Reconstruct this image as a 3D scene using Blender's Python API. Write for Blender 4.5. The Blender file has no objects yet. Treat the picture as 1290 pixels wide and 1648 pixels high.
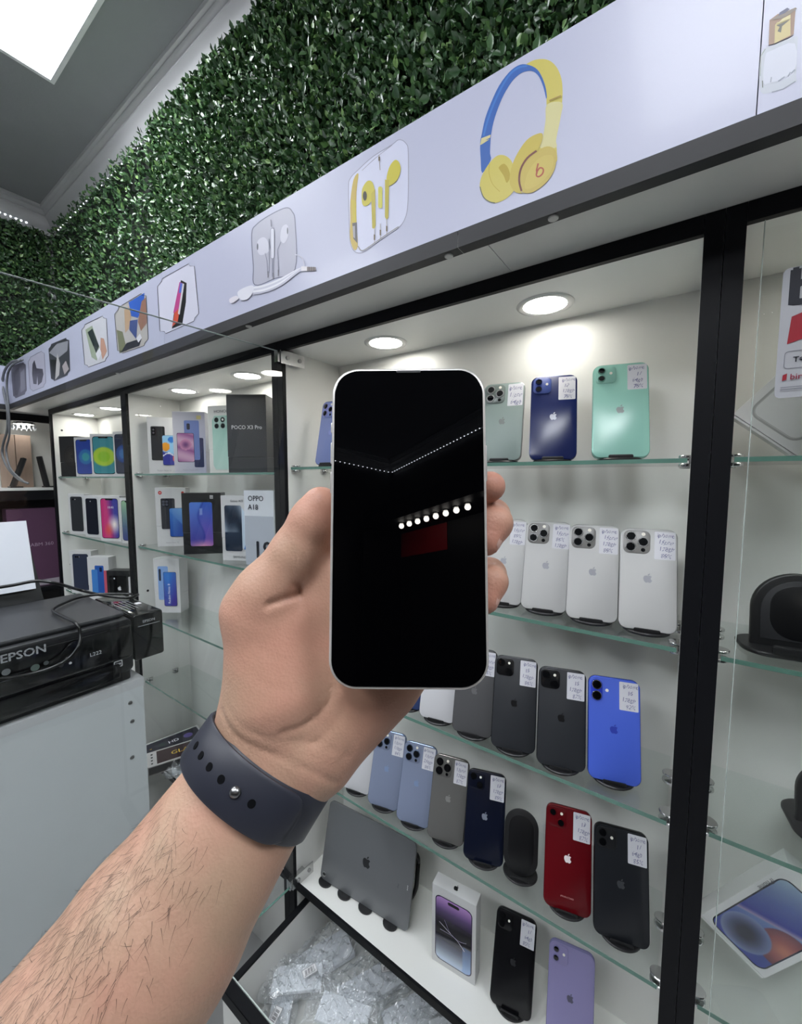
import bpy, math, random
import numpy as np
from mathutils import Vector, Matrix
from mathutils.geometry import tessellate_polygon

scene = bpy.context.scene
COL = scene.collection
rnd = random.Random(7)
PI = math.pi

# ------------------------------------------------------------------ camera
# world: X along the cabinet wall, Y into the wall, Z up (metres); camera eye height 1.5 m
FPX = 656.85
MC = np.array([[0.8177, 0.5757, 0.001], [0.048, -0.0664, -0.9966], [-0.5737, 0.815, -0.0819]])
_u, _s, _v = np.linalg.svd(MC)
MC = _u @ _v                        # rows: camera right, down, forward in world axes
CAM = np.array([0.0, -0.57, 1.5])
cd = bpy.data.cameras.new('camera')
cam = bpy.data.objects.new('camera', cd)
COL.objects.link(cam)
mw = Matrix.Identity(4)
for i in range(3):
    mw[i][0] = MC[0][i]; mw[i][1] = -MC[1][i]; mw[i][2] = -MC[2][i]; mw[i][3] = CAM[i]
cam.matrix_world = mw
cd.sensor_fit = 'HORIZONTAL'; cd.sensor_width = 36.0; cd.lens = 36.0 * FPX / 1290.0
cd.clip_start = 0.01; cd.clip_end = 60
scene.camera = cam

# ------------------------------------------------------------------ world, exposure
w = bpy.data.worlds.new('world'); scene.world = w; w.use_nodes = True
w.node_tree.nodes['Background'].inputs[0].default_value = (0.55, 0.58, 0.62, 1)
w.node_tree.nodes['Background'].inputs[1].default_value = 0.05
scene.view_settings.view_transform = 'Standard'
scene.view_settings.look = 'None'
scene.view_settings.gamma = 1.0
scene.view_settings.use_curve_mapping = False
scene.view_settings.exposure = 0.0
cy = scene.cycles
cy.max_bounces = 7; cy.diffuse_bounces = 3; cy.glossy_bounces = 3; cy.transmission_bounces = 4; cy.transparent_max_bounces = 14
cy.adaptive_threshold = 0.035; cy.caustics_reflective = False; cy.caustics_refractive = False
PANEL_POWER = 21.0          # ceiling LED panels (emission strength)
SPOT_POWER = 38.0           # recessed cabinet downlights (emission strength)

def on(x, y, axis, val):
    """Point where the sight line of photo pixel (x, y) meets the plane axis = val."""
    d = MC.T @ np.array([(x - 645) / FPX, (y - 824) / FPX, 1.0])
    i = 'XYZ'.index(axis)
    return CAM + (val - CAM[i]) / d[i] * d

# ------------------------------------------------------------------ materials
def lin(c):
    return tuple((v / 255 / 12.92 if v <= 10.3 else ((v / 255 + 0.055) / 1.055) ** 2.4) for v in c[:3])
MATS = {}
def mat(name, rgb=(200, 200, 200), rough=0.5, metal=0.0, spec=0.5, noise=0.0, nscale=20.0, bump=0.0, bscale=200.0, coat=0.0, stretch=None, emit=0.0, sss=0.0):
    if name in MATS: return MATS[name]
    m = bpy.data.materials.new(name); m.use_nodes = True
    nt = m.node_tree; b = nt.nodes['Principled BSDF']
    c = lin(rgb)
    b.inputs['Base Color'].default_value = (*c, 1)
    b.inputs['Roughness'].default_value = rough
    b.inputs['Metallic'].default_value = metal
    b.inputs['Specular IOR Level'].default_value = spec
    b.inputs['Coat Weight'].default_value = coat
    b.inputs['Coat Roughness'].default_value = 0.05
    if sss:
        b.inputs['Subsurface Weight'].default_value = sss
        b.inputs['Subsurface Radius'].default_value = (0.008, 0.003, 0.0015)
        b.inputs['Subsurface Scale'].default_value = 0.5
    if emit:
        b.inputs['Emission Color'].default_value = (*c, 1); b.inputs['Emission Strength'].default_value = emit
    if noise or bump:
        tc = nt.nodes.new('ShaderNodeTexCoord'); mp = nt.nodes.new('ShaderNodeMapping')
        nt.links.new(tc.outputs['Object'], mp.inputs['Vector'])
        if stretch: mp.inputs['Scale'].default_value = stretch
    if noise:
        n = nt.nodes.new('ShaderNodeTexNoise'); n.inputs['Scale'].default_value = nscale; n.inputs['Detail'].default_value = 5
        nt.links.new(mp.outputs[0], n.inputs['Vector'])
        mx = nt.nodes.new('ShaderNodeMix'); mx.data_type = 'RGBA'
        mx.inputs['A'].default_value = (*[v * (1 - noise) for v in c], 1)
        mx.inputs['B'].default_value = (*[min(1, v * (1 + noise)) for v in c], 1)
        nt.links.new(n.outputs['Fac'], mx.inputs['Factor']); nt.links.new(mx.outputs['Result'], b.inputs['Base Color'])
    if bump:
        n2 = nt.nodes.new('ShaderNodeTexNoise'); n2.inputs['Scale'].default_value = bscale; n2.inputs['Detail'].default_value = 4
        nt.links.new(mp.outputs[0], n2.inputs['Vector'])
        bp = nt.nodes.new('ShaderNodeBump'); bp.inputs['Strength'].default_value = bump; bp.inputs['Distance'].default_value = 0.002
        nt.links.new(n2.outputs['Fac'], bp.inputs['Height']); nt.links.new(bp.outputs[0], b.inputs['Normal'])
    MATS[name] = m
    return m

def mat_glass(name, tint=(0.975, 0.985, 0.98), ior=1.5, rough=0.0, bump=0.0, haze=0.0):
    """Thin pane: see-through with a Fresnel reflection."""
    if name in MATS: return MATS[name]
    m = bpy.data.materials.new(name); m.use_nodes = True; nt = m.node_tree
    for n in list(nt.nodes): nt.nodes.remove(n)
    o = nt.nodes.new('ShaderNodeOutputMaterial'); t = nt.nodes.new('ShaderNodeBsdfTransparent'); g = nt.nodes.new('ShaderNodeBsdfGlossy')
    f = nt.nodes.new('ShaderNodeFresnel'); mx = nt.nodes.new('ShaderNodeMixShader')
    t.inputs[0].default_value = (*tint, 1); g.inputs['Roughness'].default_value = rough; f.inputs['IOR'].default_value = ior
    # the second surface of a pane is not allowed to mirror internally (rays pass straight through)
    ge = nt.nodes.new('ShaderNodeNewGeometry'); mu = nt.nodes.new('ShaderNodeMath'); mu.operation = 'MULTIPLY_ADD'; mu.inputs[1].default_value = -1; mu.inputs[2].default_value = 1
    nt.links.new(ge.outputs['Backfacing'], mu.inputs[0]); m2 = nt.nodes.new('ShaderNodeMath'); m2.operation = 'MULTIPLY'
    nt.links.new(f.outputs[0], m2.inputs[0]); nt.links.new(mu.outputs[0], m2.inputs[1])
    nt.links.new(m2.outputs[0], mx.inputs[0]); nt.links.new(t.outputs[0], mx.inputs[1]); nt.links.new(g.outputs[0], mx.inputs[2])
    if haze:
        df = nt.nodes.new('ShaderNodeBsdfDiffuse'); df.inputs[0].default_value = (.86, .88, .9, 1); mh = nt.nodes.new('ShaderNodeMixShader'); mh.inputs[0].default_value = haze
        nt.links.new(t.outputs[0], mh.inputs[1]); nt.links.new(df.outputs[0], mh.inputs[2]); nt.links.new(mh.outputs[0], mx.inputs[1])
    nt.links.new(mx.outputs[0], o.inputs[0])
    if bump:
        n = nt.nodes.new('ShaderNodeTexNoise'); n.inputs['Scale'].default_value = 45; n.inputs['Detail'].default_value = 5; n.inputs['Distortion'].default_value = 2.2; n.noise_type = 'RIDGED_MULTIFRACTAL'
        tc = nt.nodes.new('ShaderNodeTexCoord'); nt.links.new(tc.outputs['Object'], n.inputs['Vector'])
        bp = nt.nodes.new('ShaderNodeBump'); bp.inputs['Strength'].default_value = bump; bp.inputs['Distance'].default_value = 0.01
        nt.links.new(n.outputs['Fac'], bp.inputs['Height'])
        nt.links.new(bp.outputs[0], g.inputs['Normal']); nt.links.new(bp.outputs[0], f.inputs['Normal'])
    MATS[name] = m
    return m

def mat_emit(name, rgb, strength):
    if name in MATS: return MATS[name]
    m = bpy.data.materials.new(name); m.use_nodes = True; nt = m.node_tree
    for n in list(nt.nodes): nt.nodes.remove(n)
    o = nt.nodes.new('ShaderNodeOutputMaterial'); e = nt.nodes.new('ShaderNodeEmission')
    e.inputs[0].default_value = (*lin(rgb), 1); e.inputs[1].default_value = strength
    nt.links.new(e.outputs[0], o.inputs[0]); MATS[name] = m
    return m

def mat_print(name, rough=0.3, coat=0.0, spec=0.5):
    """Flat print: ink colours come from the mesh's own colour attribute."""
    if name in MATS: return MATS[name]
    m = bpy.data.materials.new(name); m.use_nodes = True; nt = m.node_tree; b = nt.nodes['Principled BSDF']
    a = nt.nodes.new('ShaderNodeVertexColor'); a.layer_name = 'Col'
    nt.links.new(a.outputs[0], b.inputs['Base Color'])
    b.inputs['Roughness'].default_value = rough; b.inputs['Coat Weight'].default_value = coat; b.inputs['Specular IOR Level'].default_value = spec
    MATS[name] = m
    return m

M_WHITE = mat('white_laminate', (226, 226, 222), 0.35, noise=0.015, nscale=8)
M_BLACK = mat('black_edge_band', (12, 13, 17), 0.5, spec=0.18, noise=0.15, nscale=60, stretch=(4, 4, 0.4))
M_BLACKP = mat('black_plastic', (14, 14, 16), 0.3)
M_STAND = mat('stand_plastic', (24, 24, 26), 0.42)
M_CHROME = mat('chrome', (200, 200, 200), 0.18, 1.0)
M_STEEL = mat('steel', (150, 150, 150), 0.3, 1.0)
M_GLASS = mat_glass('clear_glass')
M_SHELF = mat_glass('shelf_glass', (0.968, 0.985, 0.978))
M_GEDGE = mat('glass_edge_green', (92, 128, 116), 0.15, spec=0.6)
M_GEDGEW = mat('glass_edge_pale', (190, 200, 196), 0.15, spec=0.6)
M_PAPER = mat('paper_label', (206, 206, 212), 0.6)
M_PRINT = mat_print('print_ink', 0.35)
M_PRINTG = mat_print('print_gloss', 0.15, 0.5)
M_CARD = mat('white_card', (206, 206, 206), 0.45)

# ------------------------------------------------------------------ mesh helpers
def rr(w, h, r, seg=6, cx=0.0, cz=0.0):
    """Rounded rectangle outline, centred at (cx, cz), counter-clockwise."""
    r = min(r, w / 2 - 1e-6, h / 2 - 1e-6); p = []
    for (sx, sz, a0) in ((1, 1, 0), (-1, 1, PI / 2), (-1, -1, PI), (1, -1, 1.5 * PI)):
        for k in range(seg + 1):
            a = a0 + PI / 2 * k / seg
            p.append((cx + sx * (w / 2 - r) + r * math.cos(a), cz + sz * (h / 2 - r) + r * math.sin(a)))
    return p

def ellipse(rx, rz, n=28, cx=0.0, cz=0.0, a0=0.0, a1=2 * PI):
    return [(cx + rx * math.cos(a0 + (a1 - a0) * k / n), cz + rz * math.sin(a0 + (a1 - a0) * k / n)) for k in range(n)]

class MB:
    def __init__(self):
        self.v = []; self.f = []
    def add(self, vs, fs):
        o = len(self.v); self.v += [tuple(p) for p in vs]; self.f += [tuple(i + o for i in q) for q in fs]
        return self
    def box(self, x0, x1, y0, y1, z0, z1):
        return self.add([(x0, y0, z0), (x1, y0, z0), (x1, y1, z0), (x0, y1, z0), (x0, y0, z1), (x1, y0, z1), (x1, y1, z1), (x0, y1, z1)],
                        [(3, 2, 1, 0), (4, 5, 6, 7), (0, 1, 5, 4), (1, 2, 6, 5), (2, 3, 7, 6), (3, 0, 4, 7)])
    def loops(self, loops, cap=True):
        """Skin successive closed 3-D loops of equal length."""
        n = len(loops[0]); vs = [p for l in loops for p in l]; fs = []
        for k in range(len(loops) - 1):
            for i in range(n):
                j = (i + 1) % n
                fs.append((k * n + i, k * n + j, (k + 1) * n + j, (k + 1) * n + i))
        if cap:
            fs.append(tuple(reversed(range(n)))); fs.append(tuple((len(loops) - 1) * n + i for i in range(n)))
        return self.add(vs, fs)
    def plate(self, outline_fn, y0, y1, bev=0.0, steps=2):
        """Extrude an XZ outline between y0 (front, -Y) and y1; outline_fn(inset) gives the loop."""
        L = []
        for k in range(steps):
            a = PI / 2 * k / steps
            L.append((bev * (1 - math.sin(a)), y0 + bev * (1 - math.cos(a))))
        L += [(0, y0 + bev), (0, y1 - bev)]
        for k in range(steps - 1, -1, -1):
            a = PI / 2 * k / steps
            L.append((bev * (1 - math.sin(a)), y1 - bev * (1 - math.cos(a))))
        if bev <= 0: L = [(0, y0), (0, y1)]
        # front to back: orientation so that normals face outward
        loops = [[(x, y, z) for (x, z) in outline_fn(ins)] for ins, y in L]
        return self.loops(loops)
    def rplate(self, w, h, r, y0, y1, bev=0.0, cx=0.0, cz=0.0, seg=6, steps=2):
        return self.plate(lambda i: rr(w - 2 * i, h - 2 * i, max(r - i, 1e-4), seg, cx, cz), y0, y1, bev, steps)
    def slab(self, outline, z0, z1, bev=0.0):
        """Extrude an XY outline between z0 and z1 (bevel by scaling about its centre)."""
        cx = sum(p[0] for p in outline) / len(outline); cy = sum(p[1] for p in outline) / len(outline)
        R = max(abs(p[0] - cx) for p in outline) or 1
        def lp(ins, z):
            s = 1 - ins / R
            return [(cx + (x - cx) * s, cy + (y - cy) * s, z) for x, y in outline]
        if bev: return self.loops([lp(bev, z0), lp(0, z0 + bev), lp(0, z1 - bev), lp(bev, z1)])
        return self.loops([lp(0, z0), lp(0, z1)])
    def lathe(self, prof, c=(0, 0, 0), axis='z', n=24):
        loops = []
        for r, h in prof:
            l = []
            for k in range(n):
                a = 2 * PI * k / n; x, y = r * math.cos(a), r * math.sin(a)
                if axis == 'z': p = (c[0] + x, c[1] + y, c[2] + h)
                elif axis == 'y': p = (c[0] + x, c[1] + h, c[2] - y)
                else: p = (c[0] + h, c[1] + x, c[2] + y)
                l.append(p)
            loops.append(l)
        return self.loops(loops)
    def tube(self, pts, r, n=8):
        P = [Vector(p) for p in pts]; loops = []; up = None
        rs = r if isinstance(r, (list, tuple)) else [r] * len(P)
        for i, p in enumerate(P):
            t = (P[min(i + 1, len(P) - 1)] - P[max(i - 1, 0)]).normalized()
            if up is None:
                up = Vector((0, 0, 1)) if abs(t.z) < 0.9 else Vector((1, 0, 0))
            a = t.cross(up).normalized(); up = a.cross(t).normalized()
            loops.append([tuple(p + (a * math.cos(2 * PI * k / n) + up * math.sin(2 * PI * k / n)) * rs[i]) for k in range(n)])
        return self.loops(loops)
    def ball(self, c, rx, ry=None, rz=None, n=14, m=8):
        ry = ry or rx; rz = rz or rx
        loops = [[(c[0] + rx * math.sin(t) * math.cos(2 * PI * k / n), c[1] + ry * math.sin(t) * math.sin(2 * PI * k / n), c[2] - rz * math.cos(t)) for k in range(n)]
                 for t in [max(0.02, min(PI - 0.02, PI * j / m)) for j in range(m + 1)]]
        return self.loops(loops)
    def mesh(self, name):
        me = bpy.data.meshes.new(name); me.from_pydata(self.v, [], self.f); me.update()
        import bmesh
        bm = bmesh.new(); bm.from_mesh(me); bmesh.ops.recalc_face_normals(bm, faces=bm.faces); bm.to_mesh(me); bm.free()
        return me

def obj(name, mb, material, parent=None, smooth=False, loc=None, rot=None):
    me = mb.mesh(name) if isinstance(mb, MB) else mb
    if material is not None and not me.materials: me.materials.append(material)
    if smooth:
        me.polygons.foreach_set('use_smooth', [True] * len(me.polygons))
        if smooth != 'all':
            try: me.set_sharp_from_angle(angle=math.radians(40))
            except Exception: pass
    o = bpy.data.objects.new(name, me); COL.objects.link(o)
    if parent is not None: o.parent = parent
    if loc is not None: o.location = loc
    if rot is not None: o.rotation_euler = rot
    return o

def thing(name, label, cat, loc=(0, 0, 0), rot=(0, 0, 0), group=None):
    o = bpy.data.objects.new(name, None); COL.objects.link(o); o.empty_display_size = 0.02
    o.location = loc; o.rotation_euler = rot
    return tag(o, label, cat, group)
def tag(o, label, cat, group=None, kind=None):
    o['label'] = label; o['category'] = cat
    if group: o['group'] = group
    if kind: o['kind'] = kind
    return o
def struct(o, label=None):
    o['kind'] = 'structure'
    if label: o['label'] = label
    return o
def bx(name, material, parent, x0, x1, y0, y1, z0, z1):
    return obj(name, MB().box(x0, x1, y0, y1, z0, z1), material, parent)

# ------------------------------------------------------------------ lettering and flat print
_txt = {}
def text_geo(s):
    """Glyph triangles of a line of text, unit height, left aligned at x = 0."""
    if s in _txt: return _txt[s]
    c = bpy.data.curves.new('lettering', 'FONT'); c.body = s; c.size = 1.0; c.resolution_u = 2; c.fill_mode = 'FRONT'
    o = bpy.data.objects.new('lettering', c); COL.objects.link(o)
    dg = bpy.context.evaluated_depsgraph_get(); me = bpy.data.meshes.new_from_object(o.evaluated_get(dg))
    vs = [(v.co.x, v.co.y) for v in me.vertices]; fs = [tuple(p.vertices) for p in me.polygons]
    bpy.data.objects.remove(o); bpy.data.curves.remove(c); bpy.data.meshes.remove(me)
    wd = max([v[0] for v in vs] or [0.1]); _txt[s] = (vs, fs, wd)
    return _txt[s]

class Print:
    """Layers of flat ink in local XZ, facing -Y; map2 turns drawing coordinates into (x, z)."""
    def __init__(self, map2=None, eps=0.0001):
        self.v = []; self.f = []; self.c = []; self.layer = 1; self.eps = eps; self.m = map2 or (lambda x, y: (x, y))
    def _emit(self, pts, faces, cols, one):
        o = len(self.v); y = -self.layer * self.eps
        for x, z in pts:
            a, b = self.m(x, z); self.v.append((a, y, b))
        for q in faces:
            self.f.append(tuple(i + o for i in q))
            self.c.append([cols] * len(q) if one else [cols[i] for i in q])
        self.layer += 1
    def poly(self, pts, rgb):
        tri = tessellate_polygon([[Vector((p[0], p[1], 0)) for p in pts]])
        self._emit(pts, [tuple(t) for t in tri], lin(rgb), True); return self
    def polyg(self, pts, fn):
        tri = tessellate_polygon([[Vector((p[0], p[1], 0)) for p in pts]])
        self._emit(pts, [tuple(t) for t in tri], [lin(fn(*p)) for p in pts], False); return self
    def rect(self, x0, z0, x1, z1, rgb): return self.poly([(x0, z0), (x1, z0), (x1, z1), (x0, z1)], rgb)
    def rrect(self, cx, cz, w, h, r, rgb, seg=5): return self.poly(rr(w, h, r, seg, cx, cz), rgb)
    def disc(self, cx, cz, rx, rgb, rz=None, n=24): return self.poly(ellipse(rx, rz or rx, n, cx, cz), rgb)
    def line(self, pts, wd, rgb, closed=False):
        P = [np.array(p, float) for p in pts]; n = len(P); L = []; Rr = []
        for i in range(n):
            a = P[(i - 1) % n] if closed or i > 0 else P[i]; b = P[(i + 1) % n] if closed or i < n - 1 else P[i]
            t = b - a; t = t / (np.linalg.norm(t) + 1e-12); nn = np.array([-t[1], t[0]]) * wd / 2
            L.append(tuple(P[i] + nn)); Rr.append(tuple(P[i] - nn))
        fs = [(i, (i + 1) % n, n + (i + 1) % n, n + i) for i in range(n if closed else n - 1)]
        self._emit(L + Rr, fs, lin(rgb), True); return self
    def grid(self, cx, cz, w, h, r, fn, nu=24, nv=48):
        """Picture area: rounded rectangle, colour fn(u, v) in 0..1 (v up)."""
        pts = []; cols = []; fs = []
        r = min(r, w / 2, h / 2)
        for j in range(nv + 1):
            v = j / nv; z = v * h
            e = min(z, h - z); ins = r - math.sqrt(max(0, r * r - (r - e) ** 2)) if e < r else 0
            for i in range(nu + 1):
                u = i / nu; x = ins + u * (w - 2 * ins)
                pts.append((cx - w / 2 + x, cz - h / 2 + z)); cols.append(lin(fn(x / w, v)))
        for j in range(nv):
            for i in range(nu):
                a = j * (nu + 1) + i; fs.append((a, a + 1, a + nu + 2, a + nu + 1))
        self._emit(pts, fs, cols, False); return self
    def text(self, s, x, z, size, rgb, align='l', rot=0.0, shear=0.0, squeeze=1.0, jit=0.0, bold=0.0):
        if bold:
            for dx, dz in ((-bold, 0), (bold, 0), (0, bold)): self.text(s, x + dx * size, z + dz * size, size, rgb, align, rot, shear, squeeze, jit)
        vs, fs, wd = text_geo(s); wd *= size * squeeze
        ox = {'l': 0, 'c': -wd / 2, 'r': -wd}[align]; ca, sa = math.cos(rot), math.sin(rot); P = []
        for a, b in vs:
            px_ = a * size * squeeze + ox + shear * b * size; pz = b * size
            if jit: pz += jit * size * math.sin(a * 9 + len(s)) ; px_ += jit * size * math.sin(a * 5 + b * 7)
            P.append((x + px_ * ca - pz * sa, z + px_ * sa + pz * ca))
        self._emit(P, fs, lin(rgb), True); return self
    def apple(self, cx, cz, h, rgb):
        for p in APPLE: self.poly([(cx + x * h, cz + z * h) for x, z in p], rgb)
        return self
    def build(self, name, parent, material=None, loc=(0, 0, 0), rot=(0, 0, 0)):
        me = bpy.data.meshes.new(name); me.from_pydata(self.v, [], self.f); me.update()
        ca = me.color_attributes.new('Col', 'FLOAT_COLOR', 'CORNER')
        flat = []
        for cs in self.c:
            for c in cs: flat += [c[0], c[1], c[2], 1.0]
        ca.data.foreach_set('color', flat)
        me.materials.append(material or M_PRINT)
        o = bpy.data.objects.new(name, me); COL.objects.link(o)
        if parent is not None: o.parent = parent
        o.location = loc; o.rotation_euler = rot
        return o

def bez(path):
    """Tiny reader for 'M x y c ...' outlines with relative cubics; returns a point list."""
    x, y = path[0]; pts = [(x, y)]
    for i in range(0, len(path[1]), 6):
        a = path[1][i:i + 6]; p0 = (x, y); p1 = (x + a[0], y + a[1]); p2 = (x + a[2], y + a[3]); p3 = (x + a[4], y + a[5])
        for k in range(1, 6):
            t = k / 5; s = 1 - t
            pts.append((s**3 * p0[0] + 3 * s * s * t * p1[0] + 3 * s * t * t * p2[0] + t**3 * p3[0], s**3 * p0[1] + 3 * s * s * t * p1[1] + 3 * s * t * t * p2[1] + t**3 * p3[1]))
        x, y = p3
    return pts
_ap = [((12.152, 6.896), [-.948, 0, -2.415, -1.078, -3.96, -1.04, -2.04, .027, -3.91, 1.183, -4.961, 3.014, -2.117, 3.675, -.546, 9.103, 1.519, 12.09, 1.013, 1.454, 2.208, 3.09, 3.792, 3.039,
        1.52, -.065, 2.09, -.987, 3.935, -.987, 1.831, 0, 2.35, .987, 3.96, .948, 1.637, -.026, 2.676, -1.48, 3.676, -2.948, 1.156, -1.688, 1.636, -3.325, 1.662, -3.415,
        -.039, -.013, -3.182, -1.221, -3.22, -4.857, -.026, -3.04, 2.48, -4.494, 2.597, -4.559, -1.429, -2.09, -3.623, -2.324, -4.39, -2.376, -2, -.156, -3.675, 1.09, -4.61, 1.09]),
       ((15.53, 3.83), [.843, -1.012, 1.4, -2.427, 1.245, -3.83, -1.207, .052, -2.662, .805, -3.532, 1.818, -.78, .896, -1.454, 2.338, -1.273, 3.714, 1.338, .104, 2.715, -.688, 3.559, -1.701])]
APPLE = [[((x - 12.2) / 24, (12 - y) / 24) for x, y in bez(p)][:-1] for p in _ap]
# ================================================================== the room
RX0, RX1, RY0, RY1, RZ = -2.58, 1.70, -3.35, 0.17, 2.76
M_WALL = mat('wall_paint', (190, 192, 194), 0.7, noise=0.03, nscale=6)
M_DARKWALL = mat('charcoal_wall', (16, 17, 19), 0.55, noise=0.1, nscale=6)
M_CEIL = mat('ceiling_paint', (152, 154, 157), 0.75, noise=0.06, nscale=9, bump=0.25, bscale=90)
M_MOULD = mat('moulding_plaster', (214, 214, 216), 0.5, noise=0.04, nscale=14)
struct(bx('floor', mat('floor_tile', (176, 176, 176), 0.35, noise=0.06, nscale=4), None, RX0, RX1, RY0, RY1, -0.05, 0))
struct(bx('ceiling', M_CEIL, None, RX0 - 0.05, RX1 + 0.05, RY0 - 0.05, RY1 + 0.05, RZ, RZ + 0.05))
struct(bx('wall_back', M_WALL, None, RX0 - 0.05, RX1 + 0.05, RY1, RY1 + 0.05, 0, RZ))
struct(bx('wall_left', M_WALL, None, RX0 - 0.05, RX0, RY0, RY1, 0, RZ))
struct(bx('wall_right', M_DARKWALL, None, RX1, RX1 + 0.05, RY0, RY1, 0, RZ))
struct(bx('wall_front', M_DARKWALL, None, RX0, RX1, RY0 - 0.05, RY0, 0, RZ))

# crown mouldings: profile (distance from wall, height)
PROF = [(0, 2.656), (0.014, 2.656), (0.014, 2.672), (0.008, 2.676), (0.020, 2.684), (0.026, 2.700), (0.038, 2.716), (0.050, 2.722), (0.050, 2.728), (0.042, 2.731),
        (0.056, 2.738), (0.060, 2.744), (0.052, 2.747), (0.068, 2.750), (0.070, RZ), (0, RZ)]
def moulding(n, fn, a, b, ma, mb_):
    """Extrude the profile along one wall; ma/mb_ say which ends are mitred into a corner."""
    loops = [[fn(m, z, a + ma * m) for m, z in PROF], [fn(m, z, b - mb_ * m) for m, z in PROF]]
    return struct(obj('trim_%d' % n, MB().loops(loops), M_MOULD, None, smooth=True), 'white plaster crown moulding')
moulding(1, lambda m, z, s: (s, RY1 - m, z), RX0, RX1, 1, 1)
moulding(2, lambda m, z, s: (RX0 + m, s, z), RY0, RY1, 1, 1)
moulding(3, lambda m, z, s: (RX1 - m, s, z), RY0, RY1, 1, 1)
moulding(4, lambda m, z, s: (s, RY0 + m, z), RX0, RX1, 1, 1)

# ------------------------------------------------------------------ shop lights, plus added fill panels
M_LED = mat_emit('led_panel_light', (246, 250, 255), PANEL_POWER)
M_SPOT = mat_emit('downlight_light', (255, 252, 244), SPOT_POWER)
M_DOT = mat_emit('led_dot_light', (240, 248, 255), 5.0)
def led_panel(cx, cy, label, group='ceiling light panels'):
    t = thing('ceiling_light_panel', label, 'ceiling light', (cx, cy, RZ), group=group)
    h = 0.3
    fr = MB()
    for x0, x1, y0, y1 in ((-h, h, -h, -h + 0.012), (-h, h, h - 0.012, h), (-h, -h + 0.012, -h + 0.012, h - 0.012), (h - 0.012, h, -h + 0.012, h - 0.012)):
        fr.box(x0, x1, y0, y1, -0.022, 0)
    obj('frame', fr, mat('panel_frame', (235, 235, 238), 0.4), t)
    bx('diffuser', M_LED, t, -h + 0.012, h - 0.012, -h + 0.012, h - 0.012, -0.020, -0.004)
led_panel(-1.40, -0.36, 'square bright LED panel on the grey ceiling near the corner moulding')
for x, y, l in ((0.1, -1.15, 'above the photographer'), (1.2, -0.40, 'at the other end of the shelves'), (-0.7, -1.9, 'behind the photographer toward the counter'), (-1.75, -1.7, 'over the counter end')):
    led_panel(x, y, 'added unseen LED fill panel on the ceiling ' + l)  # unseen panels added outside the view to fill the shelves with light

M_DOT2 = mat_emit('led_dot_bright', (240, 248, 255), 45.0)
def led_strip(name_label, p0, p1, n, dot=0.0042, md=None):
    t = thing('led_strip', name_label, 'led strip', (0, 0, 0))
    p0, p1 = Vector(p0), Vector(p1)
    obj('strip', MB().tube([p0, p1], 0.004, 6), mat('strip_pvc', (200, 200, 205), 0.5), t)
    m = MB()
    for k in range(n):
        q = p0.lerp(p1, (k + 0.5) / n)
        m.ball((q.x, q.y, q.z - 0.004), dot, n=6, m=4)
    o = obj('led_dots', m, md or M_DOT, t); o['kind'] = 'stuff'
led_strip('dotted white LED strip under the moulding on the far wall', (RX0 + 0.055, 0.06, 2.665), (RX0 + 0.055, -2.6, 2.665), 150)
led_strip('dotted white LED strip tucked behind the top of the leaves', (RX0 + 0.1, RY1 - 0.020, 2.660), (1.0, RY1 - 0.020, 2.660), 110, 0.0028)
led_strip('dotted LED strip along the charcoal wall behind the photographer', (RX1 - 0.02, -0.5, 2.655), (RX1 - 0.02, RY0 + 0.02, 2.655), 72, 0.0040, M_DOT2)
led_strip('dotted LED strip along the short end wall behind the photographer', (RX1 - 0.03, RY0 + 0.02, 2.655), (-1.5, RY0 + 0.02, 2.655), 72, 0.0040, M_DOT2)

# ================================================================== display cabinets
ZT, ZB = 1.764, 0.576                 # underside of cabinet ceiling, top of bottom board
YB = 0.165                            # inner back wall
def downlight(cx, cy, label, z=ZT, r=0.042):
    t = thing('downlight', label, 'downlight', (cx, cy, z), group='recessed cabinet downlights')
    m = MB().lathe([(r * 0.74, 0.003), (r * 0.76, -0.0012), (r * 0.86, -0.0026), (r * 0.97, -0.0018), (r, -0.0004), (r, 0.001)], n=40)
    m.f = [q for q in m.f if len(q) == 4]
    obj('trim_ring', m, mat('downlight_ring', (205, 205, 203), 0.3, 0.2), t, smooth=True)
    obj('lens', MB().lathe([(r * 0.75, 0.002), (r * 0.75, -0.0008)], n=36), M_SPOT, t)
def clip(parent, x, y, z, side):
    """Chrome half-round clamp holding a glass shelf; side +1: fixed to a wall on the right."""
    for s, nm in ((1, 'shelf_clip'), (-1, 'shelf_clip')):
        out = [(x + side * 0.003, y + 0.010), (x + side * 0.003, y - 0.010)]
        a = [(x - side * 0.012 * math.sin(PI * k / 8) , y - 0.010 * math.cos(PI * k / 8)) for k in range(9)]
        z0, z1 = (z + 0.0062, z + 0.0095) if s > 0 else (z - 0.0045, z - 0.0002)
        obj(nm, MB().slab([(x + side * 0.004, y - 0.010)] + a + [(x + side * 0.004, y + 0.010)], z0, z1, 0.0008), M_CHROME, parent, smooth=True)
    obj('clip_pin', MB().lathe([(0.0035, -0.004), (0.0035, 0.008)], (x + side * 0.002, y, z), n=10), M_STEEL, parent, smooth=True)

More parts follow.
